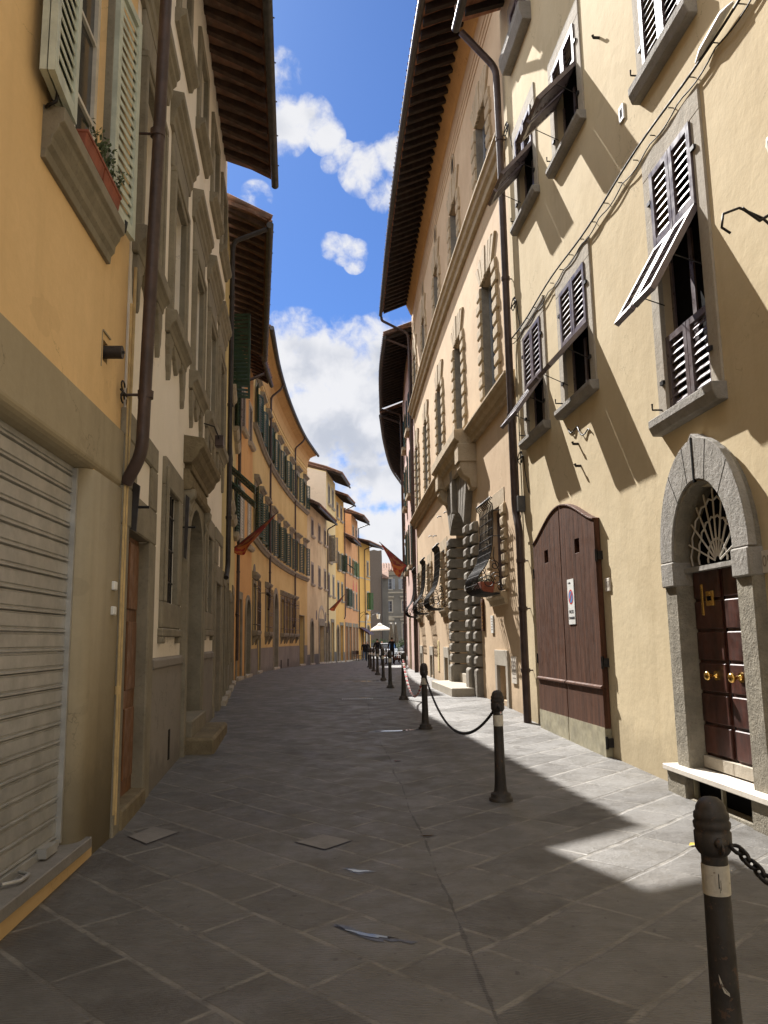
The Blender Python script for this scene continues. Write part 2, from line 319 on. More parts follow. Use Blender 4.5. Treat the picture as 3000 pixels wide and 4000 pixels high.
# ------------------------------------------------------------------ mesh building
class MB:
    def __init__(s, f=None):
        s.v = []; s.f = []; s.sm = []; s.fn = f; s.uv = None
    def p(s, a, z, o): return s.fn(a, z, o) if s.fn else (a, z, o)
    def add(s, vs, fs, smooth=False):
        n = len(s.v); s.v += [tuple(x) for x in vs]
        for f in fs: s.f.append(tuple(n + i for i in f)); s.sm.append(smooth)
    def box(s, a0, a1, z0, z1, o0, o1):
        vs = [s.p(a, z, o) for a in (a0, a1) for z in (z0, z1) for o in (o0, o1)]
        s.add(vs, [(0, 1, 3, 2), (4, 6, 7, 5), (0, 4, 5, 1), (2, 3, 7, 6), (0, 2, 6, 4), (1, 5, 7, 3)])
    def prism(s, poly, o0, o1):
        n = len(poly); vs = [s.p(a, z, o0) for a, z in poly] + [s.p(a, z, o1) for a, z in poly]
        s.add(vs, [tuple(range(n)), tuple(range(2 * n - 1, n - 1, -1))] + [(i, (i + 1) % n, n + (i + 1) % n, n + i) for i in range(n)])
    def strip(s, A, B, o0, o1, closed=False):
        """band between outlines A and B (same length), thick from o0 to o1"""
        n = len(A); q = [[s.p(a, z, o) for a, z in L] for L in (A, B) for o in (o0, o1)]
        base = [x for L in q for x in L]; fs = []
        for i in range(n if closed else n - 1):
            j = (i + 1) % n
            fs += [(n + i, n + j, 3 * n + j, 3 * n + i), (i, 2 * n + i, 2 * n + j, j), (i, j, n + j, n + i), (2 * n + i, 3 * n + i, 3 * n + j, 2 * n + j)]
        if not closed:
            for i in (0, n - 1): fs.append((i, n + i, 3 * n + i, 2 * n + i))
        s.add(base, fs)
    def mold(s, prof, ss):
        """closed profile [(o,z)] swept along the stations ss"""
        k = len(prof); vs = [s.p(a, z, o) for a in ss for o, z in prof]; fs = []
        for i in range(len(ss) - 1):
            for j in range(k):
                j2 = (j + 1) % k; fs.append((i * k + j, i * k + j2, (i + 1) * k + j2, (i + 1) * k + j))
        fs += [tuple(range(k)), tuple(range((len(ss) - 1) * k, len(ss) * k))]
        s.add(vs, fs)
    def tube(s, path, r, n=8, cap=True, closed=False):
        P = [Vector(x) for x in path]; m_ = len(P); rs = r if isinstance(r, (list, tuple)) else [r] * m_
        vs = []; up = None
        for i, q in enumerate(P):
            if closed: t = P[(i + 1) % m_] - P[i - 1]
            else: t = P[min(i + 1, m_ - 1)] - P[max(i - 1, 0)]
            t = t.normalized() if t.length > 1e-9 else Vector((0, 0, 1))
            if up is None:
                up = Vector((0, 0, 1)) if abs(t.z) < .9 else Vector((1, 0, 0))
            e = (up - t * up.dot(t)); e = e.normalized() if e.length > 1e-6 else t.orthogonal().normalized()
            up = e; h = t.cross(e)
            vs += [q + (e * math.cos(k * 2 * math.pi / n) + h * math.sin(k * 2 * math.pi / n)) * rs[i] for k in range(n)]
        fs = []
        for i in range(m_ if closed else m_ - 1):
            i2 = (i + 1) % m_
            for k in range(n): fs.append((i * n + k, i * n + (k + 1) % n, i2 * n + (k + 1) % n, i2 * n + k))
        s.add(vs, fs, True)
        if cap and not closed:
            for i in (0, m_ - 1): s.add(vs[i * n:(i + 1) * n], [tuple(range(n))])
    def lathe(s, prof, c=(0, 0, 0), n=20):
        vs = [(c[0] + r * math.cos(k * 2 * math.pi / n), c[1] + r * math.sin(k * 2 * math.pi / n), c[2] + z) for r, z in prof for k in range(n)]
        fs = [(i * n + k, i * n + (k + 1) % n, (i + 1) * n + (k + 1) % n, (i + 1) * n + k) for i in range(len(prof) - 1) for k in range(n)]
        s.add(vs, fs, True)
        s.add(vs[:n], [tuple(range(n))]); s.add(vs[-n:], [tuple(range(n))])
    def ell(s, c, r, n=10, mm=6):
        prof = [(math.sin(math.pi * i / mm), -math.cos(math.pi * i / mm)) for i in range(mm + 1)]
        vs = [(c[0] + r[0] * a * math.cos(k * 2 * math.pi / n), c[1] + r[1] * a * math.sin(k * 2 * math.pi / n), c[2] + r[2] * z) for a, z in prof for k in range(n)]
        s.add(vs, [(i * n + k, i * n + (k + 1) % n, (i + 1) * n + (k + 1) % n, (i + 1) * n + k) for i in range(mm) for k in range(n)], True)

def top_loc(o):
    while o.parent: o = o.parent
    return o.location
def build(name, mb, mat, parent=None, bevel=0, recalc=True):
    me = bpy.data.meshes.new(name); L = top_loc(parent) if parent else Vector((0, 0, 0))
    me.from_pydata([(x[0] - L.x, x[1] - L.y, x[2] - L.z) for x in mb.v], [], mb.f)
    me.polygons.foreach_set('use_smooth', mb.sm)
    if recalc:
        bm = bmesh.new(); bm.from_mesh(me); bmesh.ops.recalc_face_normals(bm, faces=bm.faces); bm.to_mesh(me); bm.free()
    me.materials.append(MATS[mat])
    o = bpy.data.objects.new(name, me); COL.objects.link(o)
    if parent: o.parent = parent
    if bevel:
        md = o.modifiers.new('soft_edges', 'BEVEL'); md.width = bevel; md.segments = 1; md.limit_method = 'ANGLE'; md.angle_limit = R(40)
    return o
def tag(o, label, cat, group=None, kind=None):
    if label: o['label'] = label
    if cat: o['category'] = cat
    if group: o['group'] = group
    if kind: o['kind'] = kind
    return o
def thing(name, label, cat, loc, group=None):
    o = bpy.data.objects.new(name, None); COL.objects.link(o); o.location = loc; o.empty_display_size = .2
    return tag(o, label, cat, group)

# ------------------------------------------------------------------ ground
GZ = [(-40, -.9), (0, 0), (7, .13), (12, .25), (16, .35), (28, .34), (36, .27), (55, 0), (70, -.25), (100, -.3), (400, -.3)]
def gz(y):
    for (a, za), (b_, zb) in zip(GZ[:-1], GZ[1:]):
        if y <= b_: return za + (zb - za) * max(0, (y - a)) / (b_ - a)
    return GZ[-1][1]

class Facade:
    """street front of a house: runs along pts away from the camera; at(s, z, o) = s along it, z up, o out into the street"""
    def __init__(f, pts, right=False, smooth=True):
        P = [Vector(p) for p in pts]
        if smooth and len(P) > 2:
            Q = []
            E = [P[0] * 2 - P[1]] + P + [P[-1] * 2 - P[-2]]
            for i in range(1, len(E) - 2):
                a, b_, c_, d_ = E[i - 1:i + 3]
                for k in range(8):
                    t = k / 8
                    Q.append(.5 * ((2 * b_) + (c_ - a) * t + (2 * a - 5 * b_ + 4 * c_ - d_) * t * t + (3 * b_ - a - 3 * c_ + d_) * t ** 3))
            P = Q + [P[-1]]
        f.P = P; f.S = [0.]
        for a, b_ in zip(P[:-1], P[1:]): f.S.append(f.S[-1] + (b_ - a).length)
        f.L = f.S[-1]; f.sg = -1 if right else 1
    def at(f, s, z, o):
        i = 0
        while i < len(f.P) - 2 and s > f.S[i + 1]: i += 1
        a, b_ = f.P[i], f.P[i + 1]; t = (b_ - a).normalized()
        # smooth normal: blend of neighbours, so that trim follows the curve
        n = Vector((t.y, -t.x)) * f.sg
        q = a + t * (s - f.S[i]) + n * o
        return (q.x, q.y, z)
    def stn(f, s0, s1): return [s0] + [x for x in f.S if s0 + .01 < x < s1 - .01] + [s1]
    def g(f, s): return gz(f.at(s, 0, 0)[1])

def sub(fn, tr): return lambda a, z, o: fn(*tr(a, z, o))

def wall(name, F, s0, s1, z0, z1, holes, mat, parent, back=7.0):
    """facade sheet with real openings (s0,s1,z0,z1,depth), returned reveals, and side walls running back"""
    ss = sorted(set(F.stn(s0, s1) + [h[i] for h in holes for i in (0, 1)])); ss = [s for s in ss if s0 - 1e-6 <= s <= s1 + 1e-6]
    zs = sorted(set([z0, z1] + [h[i] for h in holes for i in (2, 3)])); zs = [z for z in zs if z0 - 1e-6 <= z <= z1 + 1e-6]
    m_ = MB(F.at); idx = {}
    vs = []
    def vid(a, z):
        k = (round(a, 5), round(z, 5))
        if k not in idx: idx[k] = len(vs); vs.append(F.at(a, z, 0))
        return idx[k]
    fs = []
    for a, b_ in zip(ss[:-1], ss[1:]):
        if b_ - a < 1e-5: continue
        for c_, d_ in zip(zs[:-1], zs[1:]):
            if d_ - c_ < 1e-5: continue
            am, zm = (a + b_) / 2, (c_ + d_) / 2
            if any(h[0] < am < h[1] and h[2] < zm < h[3] for h in holes): continue
            fs.append((vid(a, c_), vid(b_, c_), vid(b_, d_), vid(a, d_)))
    m_.add(vs, fs, True)
    for h in holes:
        a, b_, c_, d_, dp = h[:5]
        for q in (((a, c_), (b_, c_)), ((a, d_), (b_, d_)), ((a, c_), (a, d_)), ((b_, c_), (b_, d_))):
            (p0, q0), (p1, q1) = q
            m_.add([F.at(p0, q0, 0), F.at(p1, q1, 0), F.at(p1, q1, -dp), F.at(p0, q0, -dp)], [(0, 1, 2, 3)])
    for s_ in (s0, s1):
        m_.add([F.at(s_, z0, 0), F.at(s_, z1, 0), F.at(s_, z1 + back * .28, -back), F.at(s_, z0, -back)], [(0, 1, 2, 3)])
    return build(name, m_, mat, parent, recalc=False)

def eave(F, s0, s1, zg, over, parent, rise=.55, raf='rafter', boards='pianelle', step=.42, gut='gutter_dark', rw=.10, rh=.13, back=6.5, gr=.075, tiles=True):
    """overhanging roof: boards, rafters, tiles on top and a gutter along its lip"""
    sl_ = rise / over
    zo = lambda o: zg + .10 + (over - o) * sl_ * (1 if o >= 0 else 1)
    st_ = F.stn(s0, s1)
    m_ = MB(F.at)
    pr = [(over, zo(over)), (over, zo(over) + .04), (0, zo(0) + .04), (0, zo(0))]
    m_.mold(pr, st_)
    e = build('eave', m_, boards, parent)
    m_ = MB(F.at); a = s0 + .12
    while a < s1 - rw:
        q = [(over - .04, zo(over - .04) - .003), (-.02, zo(0) + .02), (-.02, zo(0) - rh * 1.1), (over - .04, zo(over) - rh * .75)]
        m_.mold(q, [a, a + rw]); a += step * random.uniform(.96, 1.04)
    build('rafters', m_, raf, e)
    m_ = MB(F.at)
    m_.mold([(over + .05, zo(over) + .05), (over + .05, zo(over) + .13), (-back, zo(0) + back * .3 + .16), (-back, zo(0) + back * .3 + .07)], st_)
    if tiles:
        a = s0 + .08
        while a < s1 - .05:
            pth = [F.at(a, zo(over) + .12, over + .10), F.at(a, zo(0) + .14, 0), F.at(a, zo(0) + .3 * 1.5 + .15, -1.5)]
            m_.tube(pth, .075, 6); a += .23
    build('roof', m_, 'roof_tile', e)
    m_ = MB(F.at)
    m_.tube([F.at(a, zg, over + .07) for a in F.stn(s0 - .03, s1 + .05)], gr, 10)
    a = s0 + .4
    while a < s1:
        m_.tube([F.at(a, zg + gr * .8, over + .02), F.at(a, zg + gr + .03, over + .07), F.at(a, zg + gr * .9, over + .16)], .012, 5); a += .95
    build('gutter', m_, gut, e)
    return e

def leaf(m_, a0, a1, z0, z1, o=0., fn=None, gap=.075, st=.055, th=.035, tilt=1, mid=None, cov=.31, rn=.012):
    """one louvred shutter leaf"""
    f0 = m_.fn
    if fn: m_.fn = sub(f0, fn)
    m_.box(a0, a0 + st, z0, z1, o, o + th); m_.box(a1 - st, a1, z0, z1, o, o + th)
    m_.box(a0 + st, a1 - st, z0, z0 + st * 1.3, o + .002, o + th - .002); m_.box(a0 + st, a1 - st, z1 - st, z1, o + .002, o + th - .002)
    rails = [(z0 + st * 1.3, z1 - st)]
    if mid:
        rails = [(z0 + st * 1.3, mid - st / 2), (mid + st / 2, z1 - st)]; m_.box(a0 + st, a1 - st, mid - st / 2, mid + st / 2, o + .002, o + th - .002)
    for c_, d_ in rails:
        n = max(1, int(round((d_ - c_) / gap))); h = (d_ - c_) / n
        for i in range(n):
            z = c_ + (i + .5) * h
            # slat slopes down and outwards
            ou, iu = (z - h * cov, z + h * cov) if tilt > 0 else (z + h * cov, z - h * cov); oc = o + th * .5
            m_.prism_o([(oc - rn, iu), (oc + rn, ou), (oc + rn - .006, ou - .007), (oc - rn - .006, iu - .007)], a0 + st, a1 - st)
    m_.fn = f0
def _prism_o(s, prof, a0, a1):
    k = len(prof); vs = [s.p(a, z, o) for a in (a0, a1) for o, z in prof]
    s.add(vs, [tuple(range(k)), tuple(range(2 * k - 1, k - 1, -1))] + [(j, (j + 1) % k, k + (j + 1) % k, k + j) for j in range(k)])
MB.prism_o = _prism_o

def ring(m_, a0, a1, z0, z1, w_, pr, bot=True, top=None, inn=.004):
    """flat stone surround of rectangular opening"""
    top = w_ if top is None else top
    m_.box(a0 - w_, a0 + inn, z0, z1 - .002, -.03, pr); m_.box(a1 - inn, a1 + w_, z0, z1 - .002, -.03, pr)
    m_.box(a0 - w_, a1 + w_, z1 - inn, z1 + top, -.03, pr + .001)
    if bot: m_.box(a0 - w_, a1 + w_, z0 - w_, z0 + inn, -.03, pr + .001)

def arc(ca, cz, r, n=14, rz=None, a0=0., a1=math.pi):
    rz = rz or r
    return [(ca + r * math.cos(a0 + (a1 - a0) * i / n), cz + rz * math.sin(a0 + (a1 - a0) * i / n)) for i in range(n + 1)]

def arch_ring(m_, a0, a1, zb, zs, rz, w_, pr, o0=-.03, n=16, topw=None):
    """stone arch surround: jambs and rounded head; fills to the square hole behind"""
    ca, r = (a0 + a1) / 2, (a1 - a0) / 2; topw = topw or w_
    a0, a1, r, rz, w_ = a0 + .006, a1 - .006, r - .006, rz - .006, w_ + .006
    inn = [(a1, zb)] + arc(ca, zs, r, n, rz) + [(a0, zb)]
    outn = [(a1 + w_, zb)] + arc(ca, zs, r + w_, n, rz + topw) + [(a0 - w_, zb)]
    m_.strip(inn, outn, o0, pr)

def casement(F, a0, a1, z0, z1, o, parent, frame='frame_cream', glass='glass', cols=2, rows=3, fw=.06, mw=.03):
    """window frame with panes; returns the frame"""
    m_ = MB(F.at); t = .05
    m_.box(a0 - .01, a0 + fw, z0 - .01, z1 + .01, o - t, o); m_.box(a1 - fw, a1 + .01, z0 - .01, z1 + .01, o - t, o)
    m_.box(a0 + fw, a1 - fw, z0 - .01, z0 + fw * 1.2, o - t, o - .002); m_.box(a0 + fw, a1 - fw, z1 - fw, z1 + .01, o - t, o - .002)
    for i in range(1, cols):
        a = a0 + (a1 - a0) * i / cols; m_.box(a - fw * .7, a + fw * .7, z0 + fw, z1 - fw, o - t, o + .004)
    for i in range(1, rows):
        z = z0 + (z1 - z0) * i / rows; m_.box(a0 + fw, a1 - fw, z - mw / 2, z + mw / 2, o - t, o - .006)
    fr = build('window_frame', m_, frame, parent)
    m_ = MB(F.at); m_.box(a0, a1, z0, z1, o - t - .02, o - .03); pn = build('pane', m_, glass, fr)
    return fr

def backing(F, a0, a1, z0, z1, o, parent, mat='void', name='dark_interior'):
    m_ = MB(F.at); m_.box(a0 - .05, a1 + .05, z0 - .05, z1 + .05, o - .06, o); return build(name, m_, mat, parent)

def pipe(F, pts, r, parent, mat='pipe_brown', rings=(), name='drainpipe', n=10, straps=True):
    m_ = MB(); P = [F.at(*q) for q in pts]
    # round the bends
    Q = [P[0]]
    for i in range(1, len(P) - 1):
        a, b_, c_ = map(Vector, P[i - 1:i + 2]); d1 = (a - b_); d2 = (c_ - b_)
        k = min(.16, d1.length * .45, d2.length * .45); p0 = b_ + d1.normalized() * k; p1 = b_ + d2.normalized() * k
        for t in (0, .25, .5, .75, 1): Q.append(tuple(p0 * (1 - t) ** 2 + b_ * 2 * t * (1 - t) + p1 * t * t))
    Q.append(P[-1]); m_.tube(Q, r, n)
    for s_, z, o in rings:
        m_.lathe([(r + .012, -.03), (r + .014, .03)], F.at(s_, z, o), n)
        if straps: m_.tube([F.at(s_, z, o), F.at(s_, z, -.02)], .012, 5)
    return build(name, m_, mat, parent)

# ------------------------------------------------------------------ street sheet
ys = [-30, -20, -12, -6] + [i * .5 for i in range(-8, 80)] + [i * 2 for i in range(20, 51)] + [110, 130, 160]
m_ = MB(); xsN = [-90, -30, -14, -8, -6, -4, -2, 0, 2, 4, 6, 10, 30, 90]
m_.add([(x, y, gz(y)) for y in ys for x in xsN], [(j * len(xsN) + i, j * len(xsN) + i + 1, (j + 1) * len(xsN) + i + 1, (j + 1) * len(xsN) + i) for j in range(len(ys) - 1) for i in range(len(xsN) - 1)], True)
tag(build('street', m_, 'paving', recalc=False), 'grey sandstone paving of the street, laid in chevron courses', None, None, 'structure')
m_ = MB(); m_.add([(-900, -900, -1.2), (900, -900, -1.2), (900, 1500, -1.2), (-900, 1500, -1.2)], [(0, 1, 2, 3)])
tag(build('ground', m_, 'threshold', recalc=False), 'flat ground around the town', None, None, 'structure')

# ================================================================== right side: yellow house 107 / 109
R1 = Facade([(3.95, -5.0), (3.28, 2.0), (2.24, 12.9)], right=True, smooth=False)
OFF = (Vector((3.28, 2.0)) - Vector((3.95, -5.0))).length          # measured distances start at y = 2
def r1(s): return s + OFF
house = thing('house', 'sunlit pale yellow house with brown louvred shutters and an arched doorway, at the right', 'house', (2.8, 7, .1))
Hh = []
for c_, a0, a1, z0, z1 in (('A', 9.35, 10.3, 4.62, 6.3), ('B', 7.42, 8.42, 4.58, 6.2), ('C', 4.6, 5.47, 3.62, 6.15),
                           ('A2', 9.3, 10.25, 8.25, 9.75), ('B2', 7.3, 8.25, 8.05, 9.45), ('C2', 4.55, 5.42, 7.2, 9.3),
                           ('A3', 9.3, 10.2, 11.36, 12.05), ('D1', 1.2, 2.1, 3.62, 6.15), ('D2', 1.2, 2.1, 7.2, 9.3)):
    Hh.append((r1(a0), r1(a1), z0, z1, .13))
WINS = list(Hh)
Hh += [(r1(7.5), r1(10.05), -.2, 2.9, .25), (r1(4.32), r1(5.40), -.2, 2.84, .55)]
wall('wall', R1, 0, R1.L, -1, 12.75, Hh, 'plaster_yellow', house)
eave(R1, 0, R1.L - .02, 12.4, .74, house, .3, raf='rafter_black', boards='pianelle_red')

def awning_fn(zh, o0, ang):
    ca, sa = math.cos(ang), math.sin(ang)
    return lambda a, z, o: (a, zh - (zh - z) * ca + (o) * sa, o0 + (zh - z) * sa + o * ca)
def persiana(F, W, name_lbl, awn=None, split=None, sill_o=.12, sz=.11, low=None, sur=.17, mat='shutter_brown', op=0.):
    a0, a1, z0, z1, dp = W
    m_ = MB(F.at); ring(m_, a0, a1, z0, z1, sur, .022, bot=False, top=.24)
    wn_ = build('window', m_, 'stone_pale', house, .006)
    m_ = MB(F.at); pr = [(-.05, z0 - sz), (sill_o * .72, z0 - sz), (sill_o * .95, z0 - sz * .55), (sill_o, z0 - sz * .45), (sill_o, z0 + .01), (-.05, z0 + .015)]
    m_.mold(pr, F.stn(a0 - .20, a1 + .20)); build('sill', m_, 'stone_grey', wn_, .008)
    mid = (a0 + a1) / 2; zt = z1 - .01; zs = split or z0
    for q0, q1 in ((a0 + .01, mid - .006), (mid + .006, a1 - .01)):
        m_ = MB(F.at); leaf(m_, q0, q1, zs + (.012 if split else .012), zt, -.005, gap=.085, st=.062, th=.045); 
        if low:
            build('shutter', m_, mat, wn_); m_ = MB(F.at)
            leaf(m_, q0, q1, z0 + .012, low - .006, -.055, gap=.085, st=.062, th=.045)
        build('shutter', m_, mat, wn_)
    if awn:
        zl, ang = awn
        for q0, q1 in ((a0 + .015, mid - .03), (mid + .03, a1 - .015)):
            m_ = MB(F.at); leaf(m_, q0, q1, zl, zs - .01, -.012, awning_fn(zs, .0, ang), gap=.085, st=.06, th=.055, cov=.36, rn=.024)
            build('awning_shutter', m_, mat, wn_)
        m_ = MB(F.at); f_ = sub(F.at, awning_fn(zs, -.02, ang)); zr = zs - (zs - zl) * .6
        for q in (a0 + .01, a1 - .01): m_.tube([f_(q, zr, 0), F.at(q, zr - .02, -.03)], .006, 5)
        build('stay_rod', m_, 'iron', wn_)
        # open casement inside
        m_ = MB(F.at); o = -dp + .02
        zb = low or z0
        m_.box(mid - .035, mid + .035, z0, zs, o - .05, o); m_.box(a0, a0 + .05, z0, zs, o - .05, o); m_.box(a1 - .05, a1, z0, zs, o - .05, o); m_.box(a0, a1, z0, z0 + .06, o - .045, o - .002)
        build('casement', m_, 'shutter_brown', wn_)
    backing(F, a0, a1, z0, z1, -dp, wn_)
    return wn_
wA = persiana(R1, WINS[0], '', (4.66, R(36)), 5.38); wB = persiana(R1, WINS[1], '', (4.62, R(43)), 5.38)
wC = persiana(R1, WINS[2], '', (4.40, R(30)), 5.33, sill_o=.13, sz=.145, low=4.42)
persiana(R1, WINS[3], '', (8.35, R(42)), 9.1); persiana(R1, WINS[4], '', (8.12, R(44)), 8.88); persiana(R1, WINS[5], '', sz=.17)
persiana(R1, WINS[6], '', sz=.3, sill_o=.2); persiana(R1, WINS[7], '', sz=.17); persiana(R1, WINS[8], '', sz=.2)
# hinges and catches
for a0, a1, z0, z1, dp in WINS[:6]:
    for a in (a0 - .03, a1 + .03):
        for z in (z0 + .35, z1 - .3): m_ = MB(R1.at); m_.box(a - .035, a + .035, z - .02, z + .02, .02, .045); build('hinge', m_, 'iron', house)
    m_ = MB(R1.at); m_.tube([R1.at(a1 + .1, z0 + .1, .02), R1.at(a1 + .1, z0 + .1, .12), R1.at(a1 + .1, z0 + .16, .12)], .01, 5); build('shutter_catch', m_, 'iron', house)


# garage door 107: two tall leaves with a camel-back top, dark brown boards
gar = None
def gtop(t): return 2.93 + .37 * (math.sin(math.pi * t) ** 1.35)
L0, L1_ = r1(7.47), r1(10.09); midg = (L0 + L1_) / 2
for q0, q1 in ((L0, midg - .014), (midg + .014, L1_)):
    m_ = MB(R1.at)
    nn = 12
    hole = ((q0 + q1) / 2 - .10, (q0 + q1) / 2 + .08, 2.60, 2.78)
    def poly(x0, x1, zb, n=10):
        return [(x0, zb), (x1, zb)] + [(x1 + (x0 - x1) * i / n, gtop((x1 + (x0 - x1) * i / n - L0) / (L1_ - L0))) for i in range(n + 1)]
    xs = [q0, hole[0], hole[1], q1]
    m_.prism(poly(xs[0], xs[1], .95), .005, .075); m_.prism(poly(xs[2], xs[3], .95), .005, .075)
    m_.box(xs[1], xs[2], .95, hole[2], .005, .075); m_.prism(poly(xs[1], xs[2], hole[3]), .005, .075)
    m_.box(q0, q1, .5, .95, .006, .080)
    # capping strip that follows the top
    for i in range(10):
        x0, x1 = q0 + (q1 - q0) * i / 10, q0 + (q1 - q0) * (i + 1) / 10
        z0, z1 = (gtop((x - L0) / (L1_ - L0)) for x in (x0, x1))
        m_.prism([(x0, z0), (x1, z1), (x1, z1 + .022), (x0, z0 + .022)], 0, .09)
    o = build('garage_door', m_, 'door_brown', house, .003); gar = gar or o
    m_ = MB(R1.at)
    for i in range(1, 6):
        x = q0 + (q1 - q0) * (i + random.uniform(-.12, .12)) / 6
        if not hole[0] - .01 < x < hole[1] + .01: m_.box(x - .0018, x + .0018, .99, gtop((x - L0) / (L1_ - L0)) - .012, .06, .0756)
    build('board_joints', m_, 'void', o)
    m_ = MB(R1.at); m_.mold([(.07, .94), (.105, .95), (.105, .975), (.08, .99), (.07, .99)], [q0 + .002, q1 - .002]); build('rail', m_, 'door_brown', o, .004)
    m_ = MB(R1.at); m_.box(q0, q1, .0, .515, .004, .083); build('kick_plate', m_, 'zinc', o)
    m_ = MB(R1.at)
    m_.box(hole[0] - .02, hole[1] + .02, hole[2] - .02, hole[3] + .02, -.02, .01); build('vent_hole', m_, 'void', o)
    m_ = MB(R1.at); ah = q0 - .012 if q0 == L0 else q1 + .012
    for z in (.35, 1.25, 2.5): m_.box(ah - .03, ah + .03, z - .05, z + .05, .0, .06); m_.tube([R1.at(ah, z - .07, .07), R1.at(ah, z + .07, .07)], .018, 6)
    build('hinge', m_, 'iron', o)
backing(R1, r1(7.55), r1(10.0), .1, 2.85, -.2, house)

# arched doorway 109
a0, a1 = r1(4.34), r1(5.38); zs, rz = 2.2, .66
m_ = MB(R1.at)
arch_ring(m_, a0, a1, .36, zs, rz, .235, .10, -.2, 20, .36)
sur = build('door_surround', m_, 'stone_rough', house, .012)
ca = (a0 + a1) / 2
m_ = MB(R1.at)   # smooth arch stones, key tip and imposts
m_.strip([(x, z) for x, z in arc(ca, zs + .02, .53, 20, .665)], [(x, z) for x, z in arc(ca, zs + .02, .775, 20, 1.03)], .05, .118)
m_.prism([(ca - .13, zs + rz + .36), (ca + .10, zs + rz + .36), (ca + .01, zs + rz + .44)], -.02, .117)
build('arch_stones', m_, 'stone_grey', sur, .006)
for x0, x1 in ((a0 - .245, a0 + .012), (a1 - .012, a1 + .245)): m_ = MB(R1.at); m_.box(x0, x1, 1.99, 2.215, -.19, .128); build('impost', m_, 'stone_grey', sur, .012)
m_ = MB(R1.at); m_.box(ca - .012, ca + .012, zs + rz + .0, zs + rz + .40, .10, .124); 
for k in (.28, .42, .6, .75):
    th = math.pi * k; 
    for rr0, rr1 in ((.53, .77),):
        p0 = (ca + rr0 * math.cos(th), zs + .02 + .665 * math.sin(th)); p1 = (ca + rr1 * math.cos(th), zs + .02 + 1.02 * math.sin(th))
        m_.prism([(p0[0] - .004, p0[1]), (p0[0] + .004, p0[1]), (p1[0] + .004, p1[1]), (p1[0] - .004, p1[1])], .1, .1195)
build('joint_line', m_, 'void', sur)
# door leaves with panels
m_ = MB(R1.at)
dO = -.075
m_.box(a0 - .05, a1 + .05, .38, 2.12, dO - .05, dO)
door = build('front_door', m_, 'door_red', house)
for x0, x1 in ((a0 + .0, ca - .012), (ca + .012, a1)):
    m_ = MB(R1.at)
    for i in range(6):
        z0 = .52 + i * .27; m_.box(x0 + .03, x1 - .01, z0, z0 + .245, dO - .01, dO + .022)
    build('door_panel', m_, 'door_red', door, .008)
m_ = MB(R1.at); m_.box(ca - .008, ca + .008, .4, 2.1, dO - .01, dO + .006); build('door_gap', m_, 'void', door)
m_ = MB(R1.at); m_.box(ca - .5, ca + .5, .40, .50, dO, dO + .05); m_.box(ca - .01, ca + .01, .40, .50, dO + .05, dO + .052); build('weather_board', m_, 'stone_pale', door, .012)
for s_ in (-.20, .20):
    m_ = MB(); b_ = lambda o: R1.at(ca + s_, 1.20, dO + o)
    m_.tube([b_(.02), b_(.032)], .042, 14); m_.tube([b_(.03), b_(.05), b_(.075)], [.024, .014, .017], 12)
    for t in (0,):
        P = [b_(.075 + .06 * k / 8) for k in range(9)]; m_.tube(P, [.042 * math.sqrt(max(.02, 1 - (2 * k / 8 - 1) ** 2)) for k in range(9)], 14)
    build('door_knob', m_, 'brass', door)
m_ = MB(R1.at); m_.box(ca + .14, ca + .27, 1.80, 1.93, dO + .015, dO + .035); m_.box(ca + .33, ca + .37, 1.72, 2.0, dO + .015, dO + .03); build('letter_plate', m_, 'brass', door, .006)
m_ = MB(R1.at); m_.box(ca + .17, ca + .24, 1.845, 1.885, dO + .034, dO + .0365); build('letter_slot', m_, 'void', door)
m_ = MB(R1.at); m_.box(a0 - .02, a1 + .02, 2.11, 2.15, dO - .05, .02); tr_ = build('transom', m_, 'stone_grey', door)
m_ = MB(R1.at)   # fanlight grille: spokes and two curved rails
fo = -.04
for k in range(1, 10):
    th = math.pi * k / 10; m_.tube([R1.at(ca + .05 * math.cos(th), 2.17 + .05 * math.sin(th), fo), R1.at(ca + .52 * math.cos(th), 2.17 + .64 * math.sin(th), fo)], .009, 6)
for r_ in (.16, .32, .45):
    pts = []
    for k in range(10):
        th0, th1 = math.pi * k / 10, math.pi * (k + 1) / 10
        for t in (0, .5):
            th = th0 + (th1 - th0) * t; rr = r_ * (1.0 if t == 0 else 1.06); pts.append(R1.at(ca + rr * math.cos(th), 2.17 + rr * 1.18 * math.sin(th), fo))
    pts.append(R1.at(ca - r_, 2.17, fo)); m_.tube(pts, .009, 6)
build('fanlight_grille', m_, 'frame_white', door)
backing(R1, a0 - .08, a1 + .08, 2.14, 2.82, -.13, house)
# marble step on a stone base with a cellar slot
m_ = MB(R1.at); m_.box(r1(3.55), r1(5.72), .335, .385, -.6, .20); st_ = build('doorstep', m_, 'marble', house, .006)
m_ = MB(R1.at); m_.box(r1(5.34), r1(5.70), -.2, .333, -.2, .17); m_.box(r1(3.5), r1(4.28), -.2, .333, -.2, .17); m_.box(r1(4.28), r1(5.34), -.2, .15, -.2, .15); build('step_base', m_, 'stone_rough', st_, .01)
m_ = MB(R1.at); m_.box(r1(4.28), r1(5.34), .15, .333, -.1, .04); build('cellar_slot', m_, 'void', st_)
for x in (4.30, 4.82, 5.30): m_ = MB(R1.at); m_.box(r1(x) - .012, r1(x) + .012, .15, .333, .08, .11); build('slot_frame', m_, 'zinc', st_)

